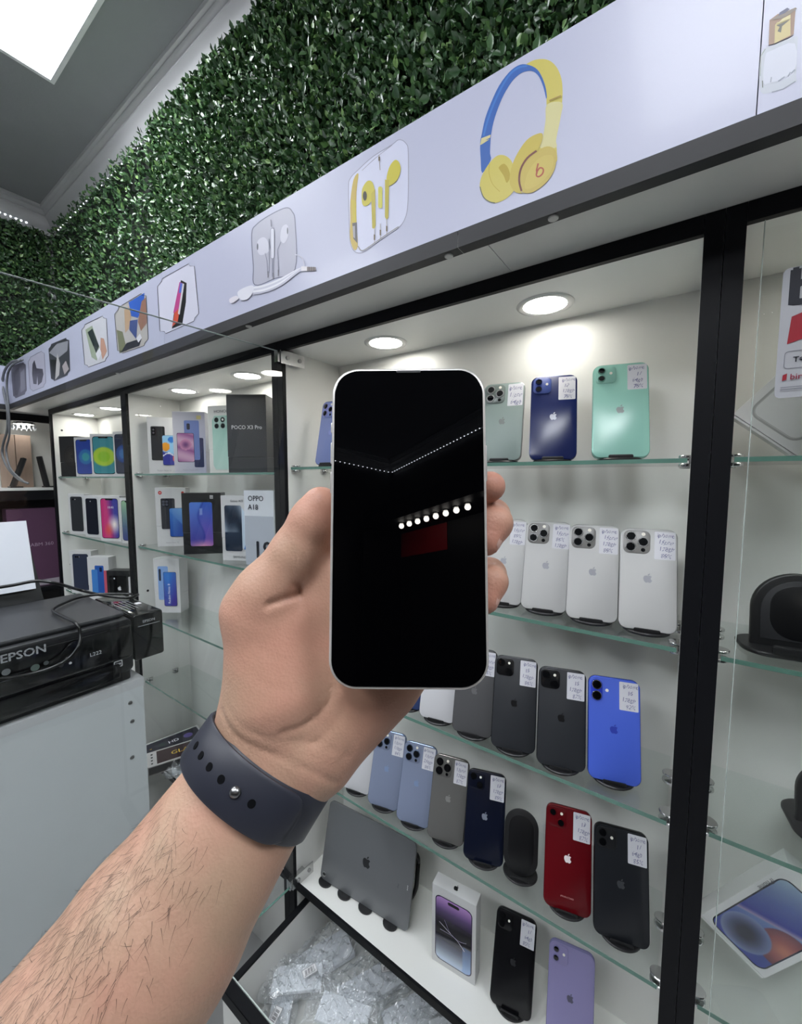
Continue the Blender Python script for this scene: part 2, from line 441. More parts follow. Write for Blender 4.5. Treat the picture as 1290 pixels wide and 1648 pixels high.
def cabinet(x0, x1, label, shelves, where, clips=True, left_edge=True, holes=()):
    """One bay: inner space x0..x1, white panels 18 mm with black edge bands, glass shelves."""
    t = thing('display_cabinet', label, 'cabinet', (0, 0, 0))
    for nm, a, b in (('side_panel', x0 - 0.018, x0), ('side_panel', x1, x1 + 0.018)):
        p = bx(nm, M_WHITE, t, a + 0.0004 * (a < x0), b, 0.002, YB, 0.0, 1.782)
        bx('edge_band', M_BLACK, p, a + 0.0003, b - 0.0003, -0.006, 0.0022, 0.0, 1.782 if nm else 0)
    bx('back_panel', M_WHITE, t, x0, x1, YB - 0.006, YB + 0.003, 0.0, ZT)
    c = bx('ceiling_panel', M_WHITE, t, x0, x1, 0.002, YB + 0.003, ZT, 1.782)
    bx('edge_band', M_BLACK, c, x0, x1, -0.006, 0.0022, ZT - 0.002, 1.782)
    b = bx('bottom_board', M_WHITE, t, x0, x1, 0.002, YB - 0.006, ZB - 0.016, ZB)
    bx('edge_band', M_BLACK, b, x0, x1, -0.003, 0.0022, ZB - 0.016, ZB)
    for x, y, z in holes:
        obj('peg_hole', MB().lathe([(0.004, -0.001), (0.004, 0.0008)], (x0, y, z), 'x', 12), M_BLACKP, t)
    for z, wd in shelves:
        g = thing('glass_shelf', wd, 'shelf', (0, 0, z), group='glass shelves ' + where)
        obj('pane', MB().box(x0 + 0.003, x1 - 0.003, 0.008, YB - 0.012, 0, 0.006), M_SHELF, g)
        bx('front_edge', M_GEDGE, g, x0 + 0.003, x1 - 0.003, 0.0072, 0.0079, 0.0004, 0.0056)
        if clips:
            for y in (0.022, 0.105):
                clip(t, x0, y, z, -1); clip(t, x1, y, z, 1)
    return t
MAINZ = (1.518, 1.292, 1.070, 0.8435)
LEFTZ = (1.508, 1.277, 1.053, 0.826)
FARZ = (1.500, 1.266, 1.020)
cab_main = cabinet(-0.695, 0.0, 'open white phone display cabinet with black edges, behind the hand', list(zip(MAINZ, [
    'top glass shelf holding the mint and blue phones', 'second glass shelf holding the row of silver white phones',
    'third glass shelf holding the vivid blue phone', 'lowest glass shelf holding the red phone'])), 'of the middle cabinet')
cab_left = cabinet(-1.444, -0.731, 'white display cabinet of boxed phones behind the black printer', list(zip(LEFTZ, [
    'glass shelf under the tall dark box and pale green phone box', 'glass shelf under the black box with violet phone picture',
    'glass shelf carrying the single white box with blue phone', 'empty lowest glass shelf right of the printer'])), 'of the boxed phone cabinet',
    holes=((0, 0.03, 1.13), (0, 0.03, 1.70)))
cab_far = cabinet(-2.164, -1.480, 'far white display cabinet with three rows of small phone boxes', list(zip(FARZ, [
    'far glass shelf under the green bubble phone box', 'far glass shelf under the red and white bubble phone box', 'far glass shelf under the dark blue phone box'])),
    'of the far cabinet', holes=((0, 0.03, 1.13), (0, 0.03, 1.70)))
cab_right = cabinet(0.036, 0.731, 'white display cabinet with glass door to the right of the thick black post', list(zip((1.518, 1.293, 1.078, 0.851), [
    'glass shelf under the tilted white box by the post', 'glass shelf under the big black arched stand', 'glass shelf below the arched stand shelf beside the post',
    'glass shelf under the tilted box with blue and red picture'])), 'right of the thick post')

for cx, l in ((-0.193, 'large round lit downlight above the blue phone'), (-0.498, 'round lit downlight above the held phone'),
              (-0.947, 'round lit downlight above the tall dark box'), (-1.267, 'round lit downlight above the purple bubble phone box'),
              (-1.81, 'small far downlight partly behind the black post'), (-2.08, 'small far downlight nearest the far corner'),
              (0.23, 'downlight in the cabinet with the glass door'), (0.53, 'second downlight in the cabinet with the glass door')):
    downlight(cx, 0.085, l)

# ------------------------------------------------------------------ signboard (bulkhead) above the cabinets
M_FASCIA = mat('fascia_vinyl', (178, 180, 200), 0.34, spec=0.4, coat=0.06)
M_BAND = mat('fascia_band', (28, 28, 32), 0.6, noise=0.12, nscale=70)
M_SOFFIT = mat('soffit_board', (205, 204, 200), 0.4)
sign = thing('signboard', 'white printed signboard with headphones pictures running above the cabinets', 'signboard', (0, 0, 0))
XS = [-2.31, -0.985, 0.031, 0.95]
for a, b in zip(XS[:-1], XS[1:]):
    bx('face_panel', M_FASCIA, sign, a + 0.0004, b - 0.0004, -0.100, -0.085, 1.802, 1.957)
for a, b in ((-2.31, -1.30), (-1.30, -0.246), (-0.246, 0.35), (0.35, 0.95)):
    bx('edge_strip', M_BAND, sign, a + 0.0003, b - 0.0003, -0.1006, -0.084, 1.7822, 1.802)
for a, b in ((-2.31, -1.5), (-1.5, -0.213), (-0.213, 0.95)):
    bx('soffit_board', M_SOFFIT, sign, a + 0.0004, b - 0.0004, -0.0999, YB, 1.7824, 1.797)
bx('top_board', M_WHITE, sign, -2.31, 0.95, -0.085, 0.165, 1.945, 1.9565)
for p in ((890, 351), (722, 412), (400, 525), (190, 601)):
    q = on(p[0], p[1], 'Z', 1.782)
    obj('screw_cap', MB().lathe([(0.0045, -0.0018), (0.0055, -0.0012), (0.0058, 0.0006)], (q[0], q[1], 1.7822), n=16), mat('cap_white', (190, 189, 186), 0.4), sign, smooth=True)

def fpx(x, y):
    p = on(x, y, 'Y', -0.1); return (p[0], p[2])
def fprint(name, mk, label=None, m=None):
    P = Print(fpx, 0.00006); mk(P); o = P.build(name, sign, m or mat_print('fascia_print', 0.36, 0.0, 0.4), (0, -0.1, 0))
    if label: o['label'] = label
    return o
def S(pts, s, ox, oy): return [(x / s + ox, y / s + oy) for x, y in pts]
def arc(cx, cy, rx, ry, a0, a1, n=16, rot=0.0):
    r = math.radians; out = []
    for k in range(n + 1):
        a = r(a0 + (a1 - a0) * k / n); x, y = rx * math.cos(a), ry * math.sin(a)
        out.append((cx + x * math.cos(r(rot)) - y * math.sin(r(rot)), cy + x * math.sin(r(rot)) + y * math.cos(r(rot))))
    return out
def smooth_pts(P, closed=True, n=4):
    """Catmull-Rom through the points."""
    out = []; N = len(P); rng = range(N if closed else N - 1)
    for i in rng:
        g = lambda k: np.array(P[k % N] if closed else P[max(0, min(N - 1, k))], float)
        a, b, c, d = g(i - 1), g(i), g(i + 1), g(i + 2)
        for k in range(n):
            t = k / n
            out.append(tuple(0.5 * (2 * b + (c - a) * t + (2 * a - 5 * b + 4 * c - d) * t * t + (3 * b - a - 3 * c + d) * t ** 3)))
    if not closed: out.append(tuple(P[-1]))
    return out

def pr_headphones(P):
    q = lambda pts: S(pts, 6.3375, 760, 80)
    YEL, YEL2, DY, BL, BL2, BR = (190, 177, 86), (197, 190, 138), (167, 147, 48), (48, 92, 164), (58, 112, 184), (104, 54, 46)
    P.poly(q(smooth_pts([(540, 160), (620, 110), (720, 95), (800, 120), (865, 190), (905, 290), (918, 400), (915, 520), (900, 680), (870, 830), (852, 930), (860, 1040), (850, 1150), (700, 1130), (650, 1040),
                         (705, 930), (735, 800), (752, 640), (752, 480), (725, 350), (680, 240), (620, 180)])), YEL)
    P.poly(q(smooth_pts([(760, 560), (912, 540), (900, 680), (870, 830), (852, 930), (850, 1000), (690, 1000), (720, 880), (745, 720)])), YEL2)
    P.poly(q(smooth_pts([(540, 150), (640, 185), (700, 260), (745, 380), (758, 480), (750, 495), (725, 390), (680, 280), (625, 225), (560, 218), (480, 250), (400, 330), (320, 460), (260, 600), (215, 740), (190, 870), (183, 960), (180, 1060), (186, 1130),
                         (100, 1260), (84, 1120), (78, 960), (95, 860), (130, 700), (190, 540), (270, 370), (370, 235), (460, 165)], n=3)), BL)
    P.line(q(smooth_pts([(560, 165), (470, 185), (385, 250), (300, 380), (215, 560), (150, 740), (115, 880)], False)), 3.0, BL2)
    P.poly(q([(78, 975), (92, 905), (188, 868), (180, 900), (130, 925), (175, 915), (100, 965)]), (199, 191, 140))
    # back ear cup
    P.poly(q(smooth_pts([(75, 1380), (100, 1280), (180, 1150), (260, 1080), (340, 1085), (400, 1140), (420, 1230), (430, 1400), (400, 1470), (310, 1540), (210, 1565), (130, 1530), (85, 1450)])), YEL)
    P.poly(q(smooth_pts([(270, 1200), (320, 1165), (365, 1210), (385, 1300), (350, 1360), (320, 1290), (280, 1230)])), DY)
    P.line(q(smooth_pts([(175, 1170), (170, 1260), (205, 1370), (280, 1450)], False)), 0.9, DY)
    P.line(q(smooth_pts([(78, 1400), (110, 1500), (170, 1550), (230, 1565)], False)), 1.4, (84, 93, 84))
    # front ear cup
    P.poly(q(smooth_pts([(380, 1350), (400, 1200), (460, 1060), (550, 930), (640, 870), (715, 860), (700, 960), (640, 1060), (540, 1170), (480, 1300), (490, 1440), (520, 1468), (430, 1450)])), (184, 166, 73))
    P.poly(q(smooth_pts([(500, 1450), (480, 1350), (500, 1240), (570, 1120), (660, 1040), (760, 990), (840, 1020), (858, 1110), (835, 1230), (770, 1340), (680, 1420), (590, 1465)])), (182, 162, 78))
    P.line(q(smooth_pts([(655, 1035), (560, 1110), (495, 1220), (478, 1340), (502, 1445)], False)), 3.2, BR)
    P.poly(q(smooth_pts([(540, 1420), (545, 1320), (600, 1200), (700, 1100), (800, 1080), (830, 1130), (800, 1240), (720, 1340), (620, 1410)])), (188, 169, 84))
    ring = smooth_pts([(660, 1250), (690, 1210), (722, 1222), (718, 1265), (682, 1298), (655, 1290)])
    P.line(q(ring), 2.4, (156, 69, 48), True)
    P.line(q([(660, 1270), (655, 1235), (672, 1165)]), 2.4, (156, 69, 48))
    P.line(q([(785, 525), (905, 475)]), 1.6, (140, 113, 56))
fprint('headphones_print', pr_headphones, 'printed yellow and blue headphones')

def pr_yellow(P):
    q = lambda pts: S(pts, 8.04, 550, 210)
    case = smooth_pts([(85, 740), (110, 620), (200, 520), (400, 340), (640, 190), (740, 120), (830, 170), (858, 300), (855, 900), (820, 1130), (720, 1270), (500, 1420), (300, 1570), (170, 1570), (110, 1450), (95, 1200)], n=5)
    P.poly(q(case), (195, 197, 216)); P.line(q(case), 1.1, (140, 140, 156), True)
    P.line(q(smooth_pts([(260, 520), (420, 370), (650, 190)], False)), 0.7, (140, 140, 149))
    P.poly(q(smooth_pts([(110, 920), (150, 640), (215, 560), (190, 800), (190, 1200), (205, 1500), (150, 1540), (105, 1380), (110, 1150)], n=3)), (182, 158, 71))
    P.poly(q([(120, 900), (165, 900), (185, 950), (190, 1190), (140, 1200), (130, 960)]), (186, 169, 54))
    P.poly(q([(135, 1200), (195, 1190), (200, 1460), (150, 1400)]), (89, 86, 86)); P.poly(q([(140, 1240), (170, 1235), (172, 1400), (150, 1380)]), (153, 151, 153))
    Y = (186, 175, 61)
    P.poly(q(smooth_pts([(260, 780), (300, 690), (350, 650), (400, 680), (425, 780), (400, 880), (350, 960), (290, 980), (262, 930)])), Y)
    P.poly(q([(380, 820), (432, 760), (440, 1230), (425, 1275), (395, 1265)]), (175, 162, 61)); P.poly(q(ellipse(26, 62, 18, 300, 850)), (46, 42, 28))
    P.poly(q(smooth_pts([(580, 620), (620, 470), (690, 385), (745, 420), (762, 520), (720, 640), (650, 705), (600, 715)])), Y)
    P.poly(q([(560, 640), (615, 640), (605, 1130), (580, 1160), (560, 1120)]), (175, 162, 61))
    P.poly(q(rr(54, 280, 25, 4, 500, 870)), (190, 186, 86))
    for x, y0, y1 in ((425, 1280, 1460), (502, 1210, 1400), (585, 1160, 1350)):
        P.line(q([(x, y0), (x, y1)]), 0.9, (156, 149, 140)); P.line(q([(x, y1 - 110), (x, y1 - 40)]), 2.0, (102, 86, 58))
    P.line(q([(488, 320), (490, 400), (500, 520)]), 1.0, (140, 130, 112)); P.line(q([(489, 345), (489, 400)]), 2.4, (89, 74, 46))
    P.line(q(smooth_pts([(215, 1500), (270, 1560), (400, 1480), (600, 1340), (740, 1250)], False)), 1.3, (130, 125, 119))
fprint('earphones_print', pr_yellow, 'printed clear case with yellow earphones')

def pr_white(P):
    q = lambda pts: S(pts, 3.909, 350, 300)
    case = smooth_pts([(215, 300), (245, 240), (330, 180), (430, 135), (470, 160), (488, 230), (488, 520), (360, 580), (235, 620), (225, 500)], n=5)
    P.poly(q(case), (169, 169, 184)); P.line(q(case), 1.6, (104, 106, 125), True)
    G, W = (115, 117, 136), (193, 193, 205)
    P.poly(q(smooth_pts([(248, 390), (255, 340), (290, 320), (315, 345), (325, 400), (300, 425), (265, 430)])), W); P.poly(q(ellipse(5, 22, 10, 252, 380)), (89, 91, 102))
    P.poly(q(smooth_pts([(395, 330), (405, 260), (435, 240), (448, 275), (440, 330), (415, 358)])), W); P.poly(q(ellipse(4, 22, 10, 441, 280)), (89, 91, 102))
    for a in ([(300, 420), (312, 470), (316, 560)], [(335, 400), (325, 330), (326, 545)], [(385, 540), (378, 400), (400, 350)], [(345, 260), (345, 570)], [(355, 260), (352, 570)]):
        P.line(q(a), 0.9, G)
    P.poly(q(rr(22, 190, 10, 4, 347, 360)), (201, 201, 212)); P.line(q(rr(22, 190, 10, 4, 347, 360)), 0.6, G, True)
    P.line(q([(337, 210), (340, 255)]), 1.4, (112, 112, 126))
    for x, y in ((319, 555), (352, 565), (384, 545)): P.line(q([(x, y - 20), (x, y + 20)]), 1.4, (112, 110, 119))
    for k, c in enumerate(((216, 216, 223), (191, 192, 205), (219, 219, 226), (182, 182, 197))):
        P.line(q(smooth_pts([(225, 640 + k * 12), (300, 625 + k * 13), (400, 585 + k * 12), (500, 530 + k * 5), (540, 515)], False)), 3.2, c)
    P.line(q(smooth_pts([(490, 430), (530, 445), (548, 490), (535, 520)], False)), 1.5, (191, 191, 203))
    P.poly(q([(530, 505), (568, 505), (568, 535), (530, 535)]), (210, 206, 210)); P.poly(q([(566, 508), (622, 510), (622, 532), (566, 534)]), (112, 102, 100))
    for x in (580, 595, 610): P.line(q([(x, 508), (x, 534)]), 0.8, (60, 52, 50))
    P.poly(q(smooth_pts([(130, 670), (170, 640), (225, 625), (230, 660), (195, 710), (150, 715)])), (210, 210, 219)); P.poly(q(smooth_pts([(80, 710), (120, 690), (138, 705), (110, 730), (85, 735)])), (210, 206, 214))
fprint('earphones_print', pr_white, 'printed case with white wired earphones')

def plaque(c, n=0.07):
    """Picture outline with notched corners from 4 px corners TL, TR, BR, BL."""
    TL, TR, BR, BL = [np.array(p, float) for p in c]
    f = lambda u, v: tuple(TL * (1 - u) * (1 - v) + TR * u * (1 - v) + BR * u * v + BL * (1 - u) * v)
    m = n * 0.7
    return f, [f(u, v) for u, v in ((2 * n, 0), (1 - 2 * n, 0), (1 - 1.6 * n, m), (1, n * 1.3), (1, 1 - n * 1.3), (1 - 1.6 * n, 1 - m), (1 - 2 * n, 1), (2 * n, 1), (1.6 * n, 1 - m), (0, 1 - n * 1.3), (0, n * 1.3), (1.6 * n, m))]
def pic(corners, bg, shapes, line=(30, 30, 34), lw=0.8, label=None):
    def mk(P):
        f, o = plaque(corners); P.poly(o, bg)
        for rgb, pts in shapes: P.poly([f(u, v) for u, v in pts], rgb)
        P.line(o, lw, line, True)
    fprint('picture_print', mk, label)
pic([(253, 453), (312, 420), (321, 513), (258, 541)], (197, 197, 212), [
    ((24, 22, 26), [(0.62, 0.2), (0.76, 0.3), (0.70, 0.62), (0.56, 0.97), (0.30, 0.96), (0.36, 0.75)]),
    ((177, 65, 130), [(0.58, 0.22), (0.66, 0.27), (0.50, 0.72), (0.36, 0.70)]), ((80, 102, 186), [(0.60, 0.24), (0.66, 0.28), (0.60, 0.42), (0.54, 0.40)]),
    ((192, 78, 56), [(0.40, 0.70), (0.54, 0.66), (0.46, 0.88), (0.31, 0.93)]), ((192, 190, 193), [(0.66, 0.27), (0.70, 0.3), (0.52, 0.78), (0.48, 0.75)])], label='framed print of a phone standing on edge')
pic([(184, 499), (235, 468), (239, 554), (190, 571)], (173, 169, 166), [
    ((112, 115, 89), [(0.02, 0.45), (0.2, 0.55), (0.3, 0.98), (0.05, 0.98)]), ((52, 92, 178), [(0.45, 0.02), (0.95, 0.02), (0.9, 0.3), (0.7, 0.42), (0.5, 0.32)]),
    ((177, 149, 123), [(0.3, 0.12), (0.45, 0.1), (0.5, 0.34), (0.4, 0.55), (0.28, 0.6)]), ((140, 104, 89), [(0.85, 0.15), (0.98, 0.12), (0.98, 0.6), (0.78, 0.7), (0.7, 0.5)]),
    ((63, 78, 128), [(0.45, 0.4), (0.7, 0.45), (0.62, 0.82), (0.42, 0.58)]), ((36, 38, 46), [(0.3, 0.82), (0.8, 0.84), (0.7, 0.97), (0.1, 0.97)]), ((206, 206, 212), [(0.62, 0.8), (0.75, 0.74), (0.8, 0.84), (0.68, 0.9)])], label='printed photo of hands with a tablet')
pic([(131, 525), (171, 506), (175, 579), (137, 593)], (192, 192, 199), [
    ((149, 160, 140), [(0.14, 0.12), (0.42, 0.1), (0.7, 0.75), (0.5, 0.92), (0.3, 0.8)]), ((40, 50, 52), [(0.22, 0.2), (0.42, 0.17), (0.64, 0.62), (0.5, 0.75)]),
    ((182, 140, 121), [(0.72, 0.45), (0.85, 0.5), (0.95, 0.8), (0.75, 0.95), (0.68, 0.72)]), ((210, 210, 216), [(0.48, 0.76), (0.66, 0.66), (0.72, 0.8), (0.55, 0.92)])], label='framed print of a white phone and a hand')
pic([(78, 556), (111, 542), (113, 602), (83, 615)], (58, 60, 66), [
    ((140, 141, 149), [(0.0, 0.2), (0.4, 0.05), (0.95, 0.1), (0.9, 0.35), (0.4, 0.45)]), ((24, 24, 28), [(0.05, 0.4), (0.45, 0.5), (0.3, 0.95), (0.05, 0.95)]),
    ((182, 179, 179), [(0.3, 0.6), (0.4, 0.3), (0.5, 0.62), (0.42, 0.9), (0.2, 0.98)]), ((167, 158, 160), [(0.6, 0.7), (0.8, 0.6), (0.95, 0.85), (0.7, 0.95)])], (89, 89, 97), label='dark printed photo of tools')
pic([(45, 577), (71, 563), (74, 621), (49, 631)], (173, 171, 188), [
    ((58, 54, 67), [(0.25, 0.22), (0.38, 0.14), (0.48, 0.4), (0.85, 0.5), (0.88, 0.66), (0.75, 0.85), (0.5, 0.9), (0.5, 0.62), (0.42, 0.85), (0.22, 0.8), (0.18, 0.5)])], (112, 110, 123), label='framed print with a dark angular shape')
pic([(18, 590), (41, 582), (43, 633), (22, 642)], (86, 82, 95), [((52, 48, 60), [(0.1, 0.2), (0.5, 0.1), (0.7, 0.5), (0.3, 0.95), (0.1, 0.9)]), ((119, 117, 130), [(0.6, 0.3), (0.9, 0.2), (0.9, 0.85), (0.55, 0.9)])], (86, 84, 97), label='far dark printed photo at the corner')

def pr_perfume(P):
    q = lambda pts: S(pts, 9.69, 1200, 0)
    P.poly(q(smooth_pts([(225, 900), (290, 760), (450, 690), (700, 590), (800, 570), (800, 700), (780, 1200), (770, 1280), (400, 1440), (230, 1440), (205, 1200)], n=3)), (177, 182, 192))
    P.poly(q(smooth_pts([(300, 880), (400, 790), (760, 680), (740, 1150), (400, 1290), (270, 1290)], n=3)), (190, 193, 206))
    P.line(q([(400, 1440), (580, 1390), (770, 1270)]), 1.5, (136, 141, 153)); P.line(q([(255, 1260), (258, 1370)]), 1.3, (89, 91, 86)); P.line(q([(220, 1190), (230, 880), (300, 770)]), 1.1, (140, 149, 138))
    for a in ([(500, 1270), (600, 1200)], [(650, 1200), (690, 1130)], [(380, 1290), (395, 1210)], [(700, 1150), (760, 1090)]): P.line(q(a), 1.6, (140, 147, 160))
    P.poly(q([(365, 325), (490, 230), (770, 150), (740, 540), (690, 580), (440, 690), (350, 715)]), (132, 97, 67))
    P.poly(q([(440, 690), (450, 400), (480, 360), (690, 300), (690, 560)]), (184, 167, 104)); P.poly(q([(470, 410), (690, 310), (560, 420), (540, 520), (490, 500), (520, 430)]), (52, 50, 34))
    P.poly(q([(380, 330), (490, 250), (770, 130), (790, 150), (700, 220), (560, 300)]), (112, 97, 82)); P.poly(q([(500, 260), (520, 210), (640, 135), (680, 160), (600, 220)]), (46, 48, 88)); P.poly(q([(560, 310), (690, 240), (690, 300), (480, 390)]), (201, 188, 132))
fprint('perfume_print', pr_perfume, 'printed perfume bottle with gold cap')

# grey cable hanging from the far end of the signboard
cz = lambda x, y, X=None: tuple(on(x, y, 'Y', -0.112))
cable = obj('cable', MB().tube(smooth_pts([cz(30, 580), cz(18, 583), cz(8, 596), cz(4, 615), cz(8, 640), cz(12, 660), cz(12, 690), cz(5, 715), cz(4, 732), cz(12, 752), cz(28, 770), cz(45, 778)], False), 0.0045, 6), mat('grey_cable', (104, 106, 110), 0.5), None, smooth='all')
tag(cable, 'grey cable looping down over the far end of the signboard', 'cable')
cable = obj('cable', MB().tube(smooth_pts([cz(36, 579), cz(22, 586), cz(13, 600), cz(11, 625), cz(14, 658), cz(15, 700), cz(10, 725), cz(18, 756), cz(40, 776)], False), 0.0038, 6), mat('grey_cable', (104, 106, 110), 0.5), None, smooth='all')
tag(cable, 'thinner inner cable beside the looping grey cable at the signboard end', 'cable')

# ------------------------------------------------------------------ unit on the far (left) wall
far = thing('wall_unit', 'black edged wall unit on the far wall beyond the last cabinet post', 'cabinet', (0, 0, 0))
FX = -2.41
bx('face_panel', M_FASCIA, far, -2.325, -2.311, -3.0, -0.1, 1.802, 1.957)
bx('edge_strip', M_BAND, far, -2.3255, -2.3105, -3.0, -0.1, 1.7822, 1.802)
bx('soffit_board', M_SOFFIT, far, RX0, -2.3111, -3.0, 0.165, 1.7824, 1.797)
bx('top_rail', M_BLACK, far, FX - 0.02, FX, -3.0, 0.165, 1.750, 1.7822)
bx('back_panel', M_WHITE, far, RX0 + 0.002, RX0 + 0.01, -3.0, 0.165, 0, 1.78)
bx('end_panel', M_WHITE, far, RX0 + 0.01, -2.2, 0.12, 0.165, 0, 1.78)
zs = on(40, 785, 'X', FX)[2]
bx('shelf_board', M_WHITE, far, RX0 + 0.01, FX, -3.0, 0.12, zs - 0.02, zs)
bx('shelf_edge', M_BLACK, far, FX - 0.001, FX + 0.002, -3.0, 0.12, zs - 0.055, zs - 0.012)
bx('lower_back', mat('dark_interior', (48, 46, 48), 0.6), far, RX0 + 0.011, RX0 + 0.016, -3.0, 0.12, 0.6, zs - 0.03)
bx('lower_board', M_BLACK, far, RX0 + 0.01, FX, -3.0, 0.12, 0.98, 1.0)
for yy, nm in ((0.0, 1), (-0.75, 2)):
    bx('post', M_BLACK, far, FX - 0.03, FX + 0.002, yy - 0.75 if nm == 2 else yy + 0.085, (yy - 0.75 if nm == 2 else yy + 0.085) + 0.034, 0, 1.77)
M_PLANK = mat('beige_plank', (176, 152, 136), 0.5, noise=0.12, nscale=30, stretch=(6, 6, 0.6))
for k, (a, b) in enumerate(((3, 29), (29.5, 55))):
    p0, p1, pt = on(a, 784, 'X', -2.52), on(b, 784, 'X', -2.52), on(30, 700, 'X', -2.52)
    o = bx('board_sample', M_PLANK, None, -2.535, -2.52, p0[1] + 0.001, p1[1] - 0.001, zs + 0.0003, pt[2])
    tag(o, ['beige wooden board standing at the frame edge in the far wall unit', 'beige wooden board beside the black slanted stand in the far wall unit'][k], 'board', 'beige boards in the far wall unit')
def slat_stand(a, b, label, X):
    p, q = on(*a, 'X', X), on(*b, 'X', X - 0.03)
    t = thing('slanted_stand', label, 'stand', (p[0], p[1], zs))
    v = Vector(q) - Vector((p[0], p[1], zs))
    for s in (-0.012, 0.012):
        obj('bar', MB().tube([(s, 0, 0.004), (s + v.x, v.y, v.z)], 0.009, 6), M_STAND, t)
    obj('foot', MB().box(-0.025, 0.025, -0.012, 0.03, 0.0003, 0.006), M_STAND, t)
slat_stand((20, 777), (38, 738), 'black slanted stand leaning before the beige boards', -2.44)
slat_stand((75, 776), (63, 735), 'black slanted stand at the edge of the far wall unit', -2.44)
# bright reflection in the far unit, modelled as an added glowing crystal lamp
q = on(38, 684, 'X', -2.47)
t = thing('crystal_reflection', 'small crystal lamp shape added for a bright reflection in the far wall unit', 'lamp', (q[0], q[1], 1.75))
obj('base', MB().lathe([(0.04, 0), (0.04, -0.008), (0.03, -0.012)], n=20), M_CHROME, t, smooth=True)
obj('glow_core', MB().lathe([(0.026, -0.012), (0.03, -0.02), (0.0, -0.028)], n=16), mat_emit('reflection_glow', (255, 252, 246), 14), t)
for k in range(14):
    a = 2 * PI * k / 14
    obj('crystal', MB().lathe([(0.001, 0), (0.006, -0.008), (0.001, -0.022)], (0.04 * math.cos(a), 0.04 * math.sin(a), -0.012), n=6), mat('crystal', (235, 238, 242), 0.05, spec=1.0), t)
# laptop box
p0, p1, pt, pb = on(13, 860, 'X', -2.43), on(93, 860, 'X', -2.43), on(60, 818, 'X', -2.43), on(70, 903, 'X', -2.43)
bz = 1.0003
t = thing('laptop_box', 'dark purple laptop box standing in the dark lower shelf of the far unit', 'box', (-2.47, (p0[1] + p1[1]) / 2, bz))
wb = p1[1] - p0[1]; hb = pt[2] - bz
bx('body', mat('purple_card', (84, 52, 78), 0.5), t, -0.035, 0.035, -wb / 2, wb / 2, 0.0, hb)
P = Print(); P.text('HP 15ABM 360', 0, hb * 0.52, 0.022, (170, 150, 168), 'c'); P.rect(-wb / 2 + 0.004, 0.004, wb / 2 - 0.004, 0.03, (170, 162, 170))
P.build('front_print', t, None, (0.0352, 0, 0), (0, 0, PI / 2))
# ================================================================== artificial hedge above the signboard
def leaf_arrays(n, gen, seed):
    """Folded boxwood leaves at gen(rng, n) -> positions, outward normals."""
    r = np.random.default_rng(seed)
    pos, nor = gen(r, n)
    up = np.array([0, 0, 1.0])
    # leaf direction: mostly up/out with scatter; face normal mostly outward
    d = r.normal(size=(n, 3)) * 0.75 + up * 0.35 + nor * 0.45
    d /= np.linalg.norm(d, axis=1)[:, None]
    nn = nor + r.normal(size=(n, 3)) * 0.6 + up * 0.25
    nn -= d * (nn * d).sum(1)[:, None]; nn /= np.linalg.norm(nn, axis=1)[:, None]
    s = np.cross(d, nn)
    L = r.uniform(0.013, 0.021, n)[:, None]; W = L * r.uniform(0.5, 0.66, n)[:, None]
    T = [(0, 0, 0), (-.42, .28, .10), (-.5, .58, .12), (0, 1, -.05), (.5, .58, .12), (.42, .28, .10), (0, .42, -.03)]
    V = np.stack([pos + s * W * a + d * L * b + nn * L * c for a, b, c in T], 1)
    F = np.array([(0, 6, 1, 1), (1, 6, 2, 2), (2, 6, 3, 3), (6, 4, 3, 3), (6, 5, 4, 4), (0, 5, 6, 6)])[:, :3]
    return V.reshape(-1, 3), F
def leaf_mesh(name, V, F, n, m):
    k = len(V) // n
    faces = (F[None] + (np.arange(n) * k)[:, None, None]).reshape(-1, 3)
    me = bpy.data.meshes.new(name)
    me.vertices.add(len(V)); me.vertices.foreach_set('co', V.astype(np.float32).ravel())
    me.loops.add(len(faces) * 3); me.loops.foreach_set('vertex_index', faces.astype(np.int32).ravel())
    me.polygons.add(len(faces)); me.polygons.foreach_set('loop_start', (np.arange(len(faces)) * 3).astype(np.int32))
    me.polygons.foreach_set('use_smooth', np.ones(len(faces), bool))
    me.update(calc_edges=True); me.materials.append(m)
    return me
def leaf_mat(name, island):
    m = bpy.data.materials.new(name); m.use_nodes = True; nt = m.node_tree; b = nt.nodes['Principled BSDF']
    if island: g = nt.nodes.new('ShaderNodeNewGeometry'); out = g.outputs['Random Per Island']
    else: g = nt.nodes.new('ShaderNodeObjectInfo'); out = g.outputs['Random']
    rp = nt.nodes.new('ShaderNodeValToRGB'); nt.links.new(out, rp.inputs[0])
    e = rp.color_ramp.elements
    e[0].position = 0; e[0].color = (*lin((40, 66, 42)), 1); e[1].position = 1; e[1].color = (*lin((126, 158, 94)), 1)
    for p, c in ((0.35, (54, 86, 53)), (0.7, (72, 106, 64)), (0.92, (94, 130, 76))):
        x = e.new(p); x.color = (*lin(c), 1)
    nt.links.new(rp.outputs[0], b.inputs['Base Color'])
    b.inputs['Roughness'].default_value = 0.30; b.inputs['Specular IOR Level'].default_value = 0.75
    return m
ML1, ML2 = leaf_mat('boxwood_leaf', True), leaf_mat('boxwood_leaf_single', False)
M_HBACK = mat('hedge_backing', (9, 22, 11), 0.8)
HZ0, HZ1 = 1.958, 2.672
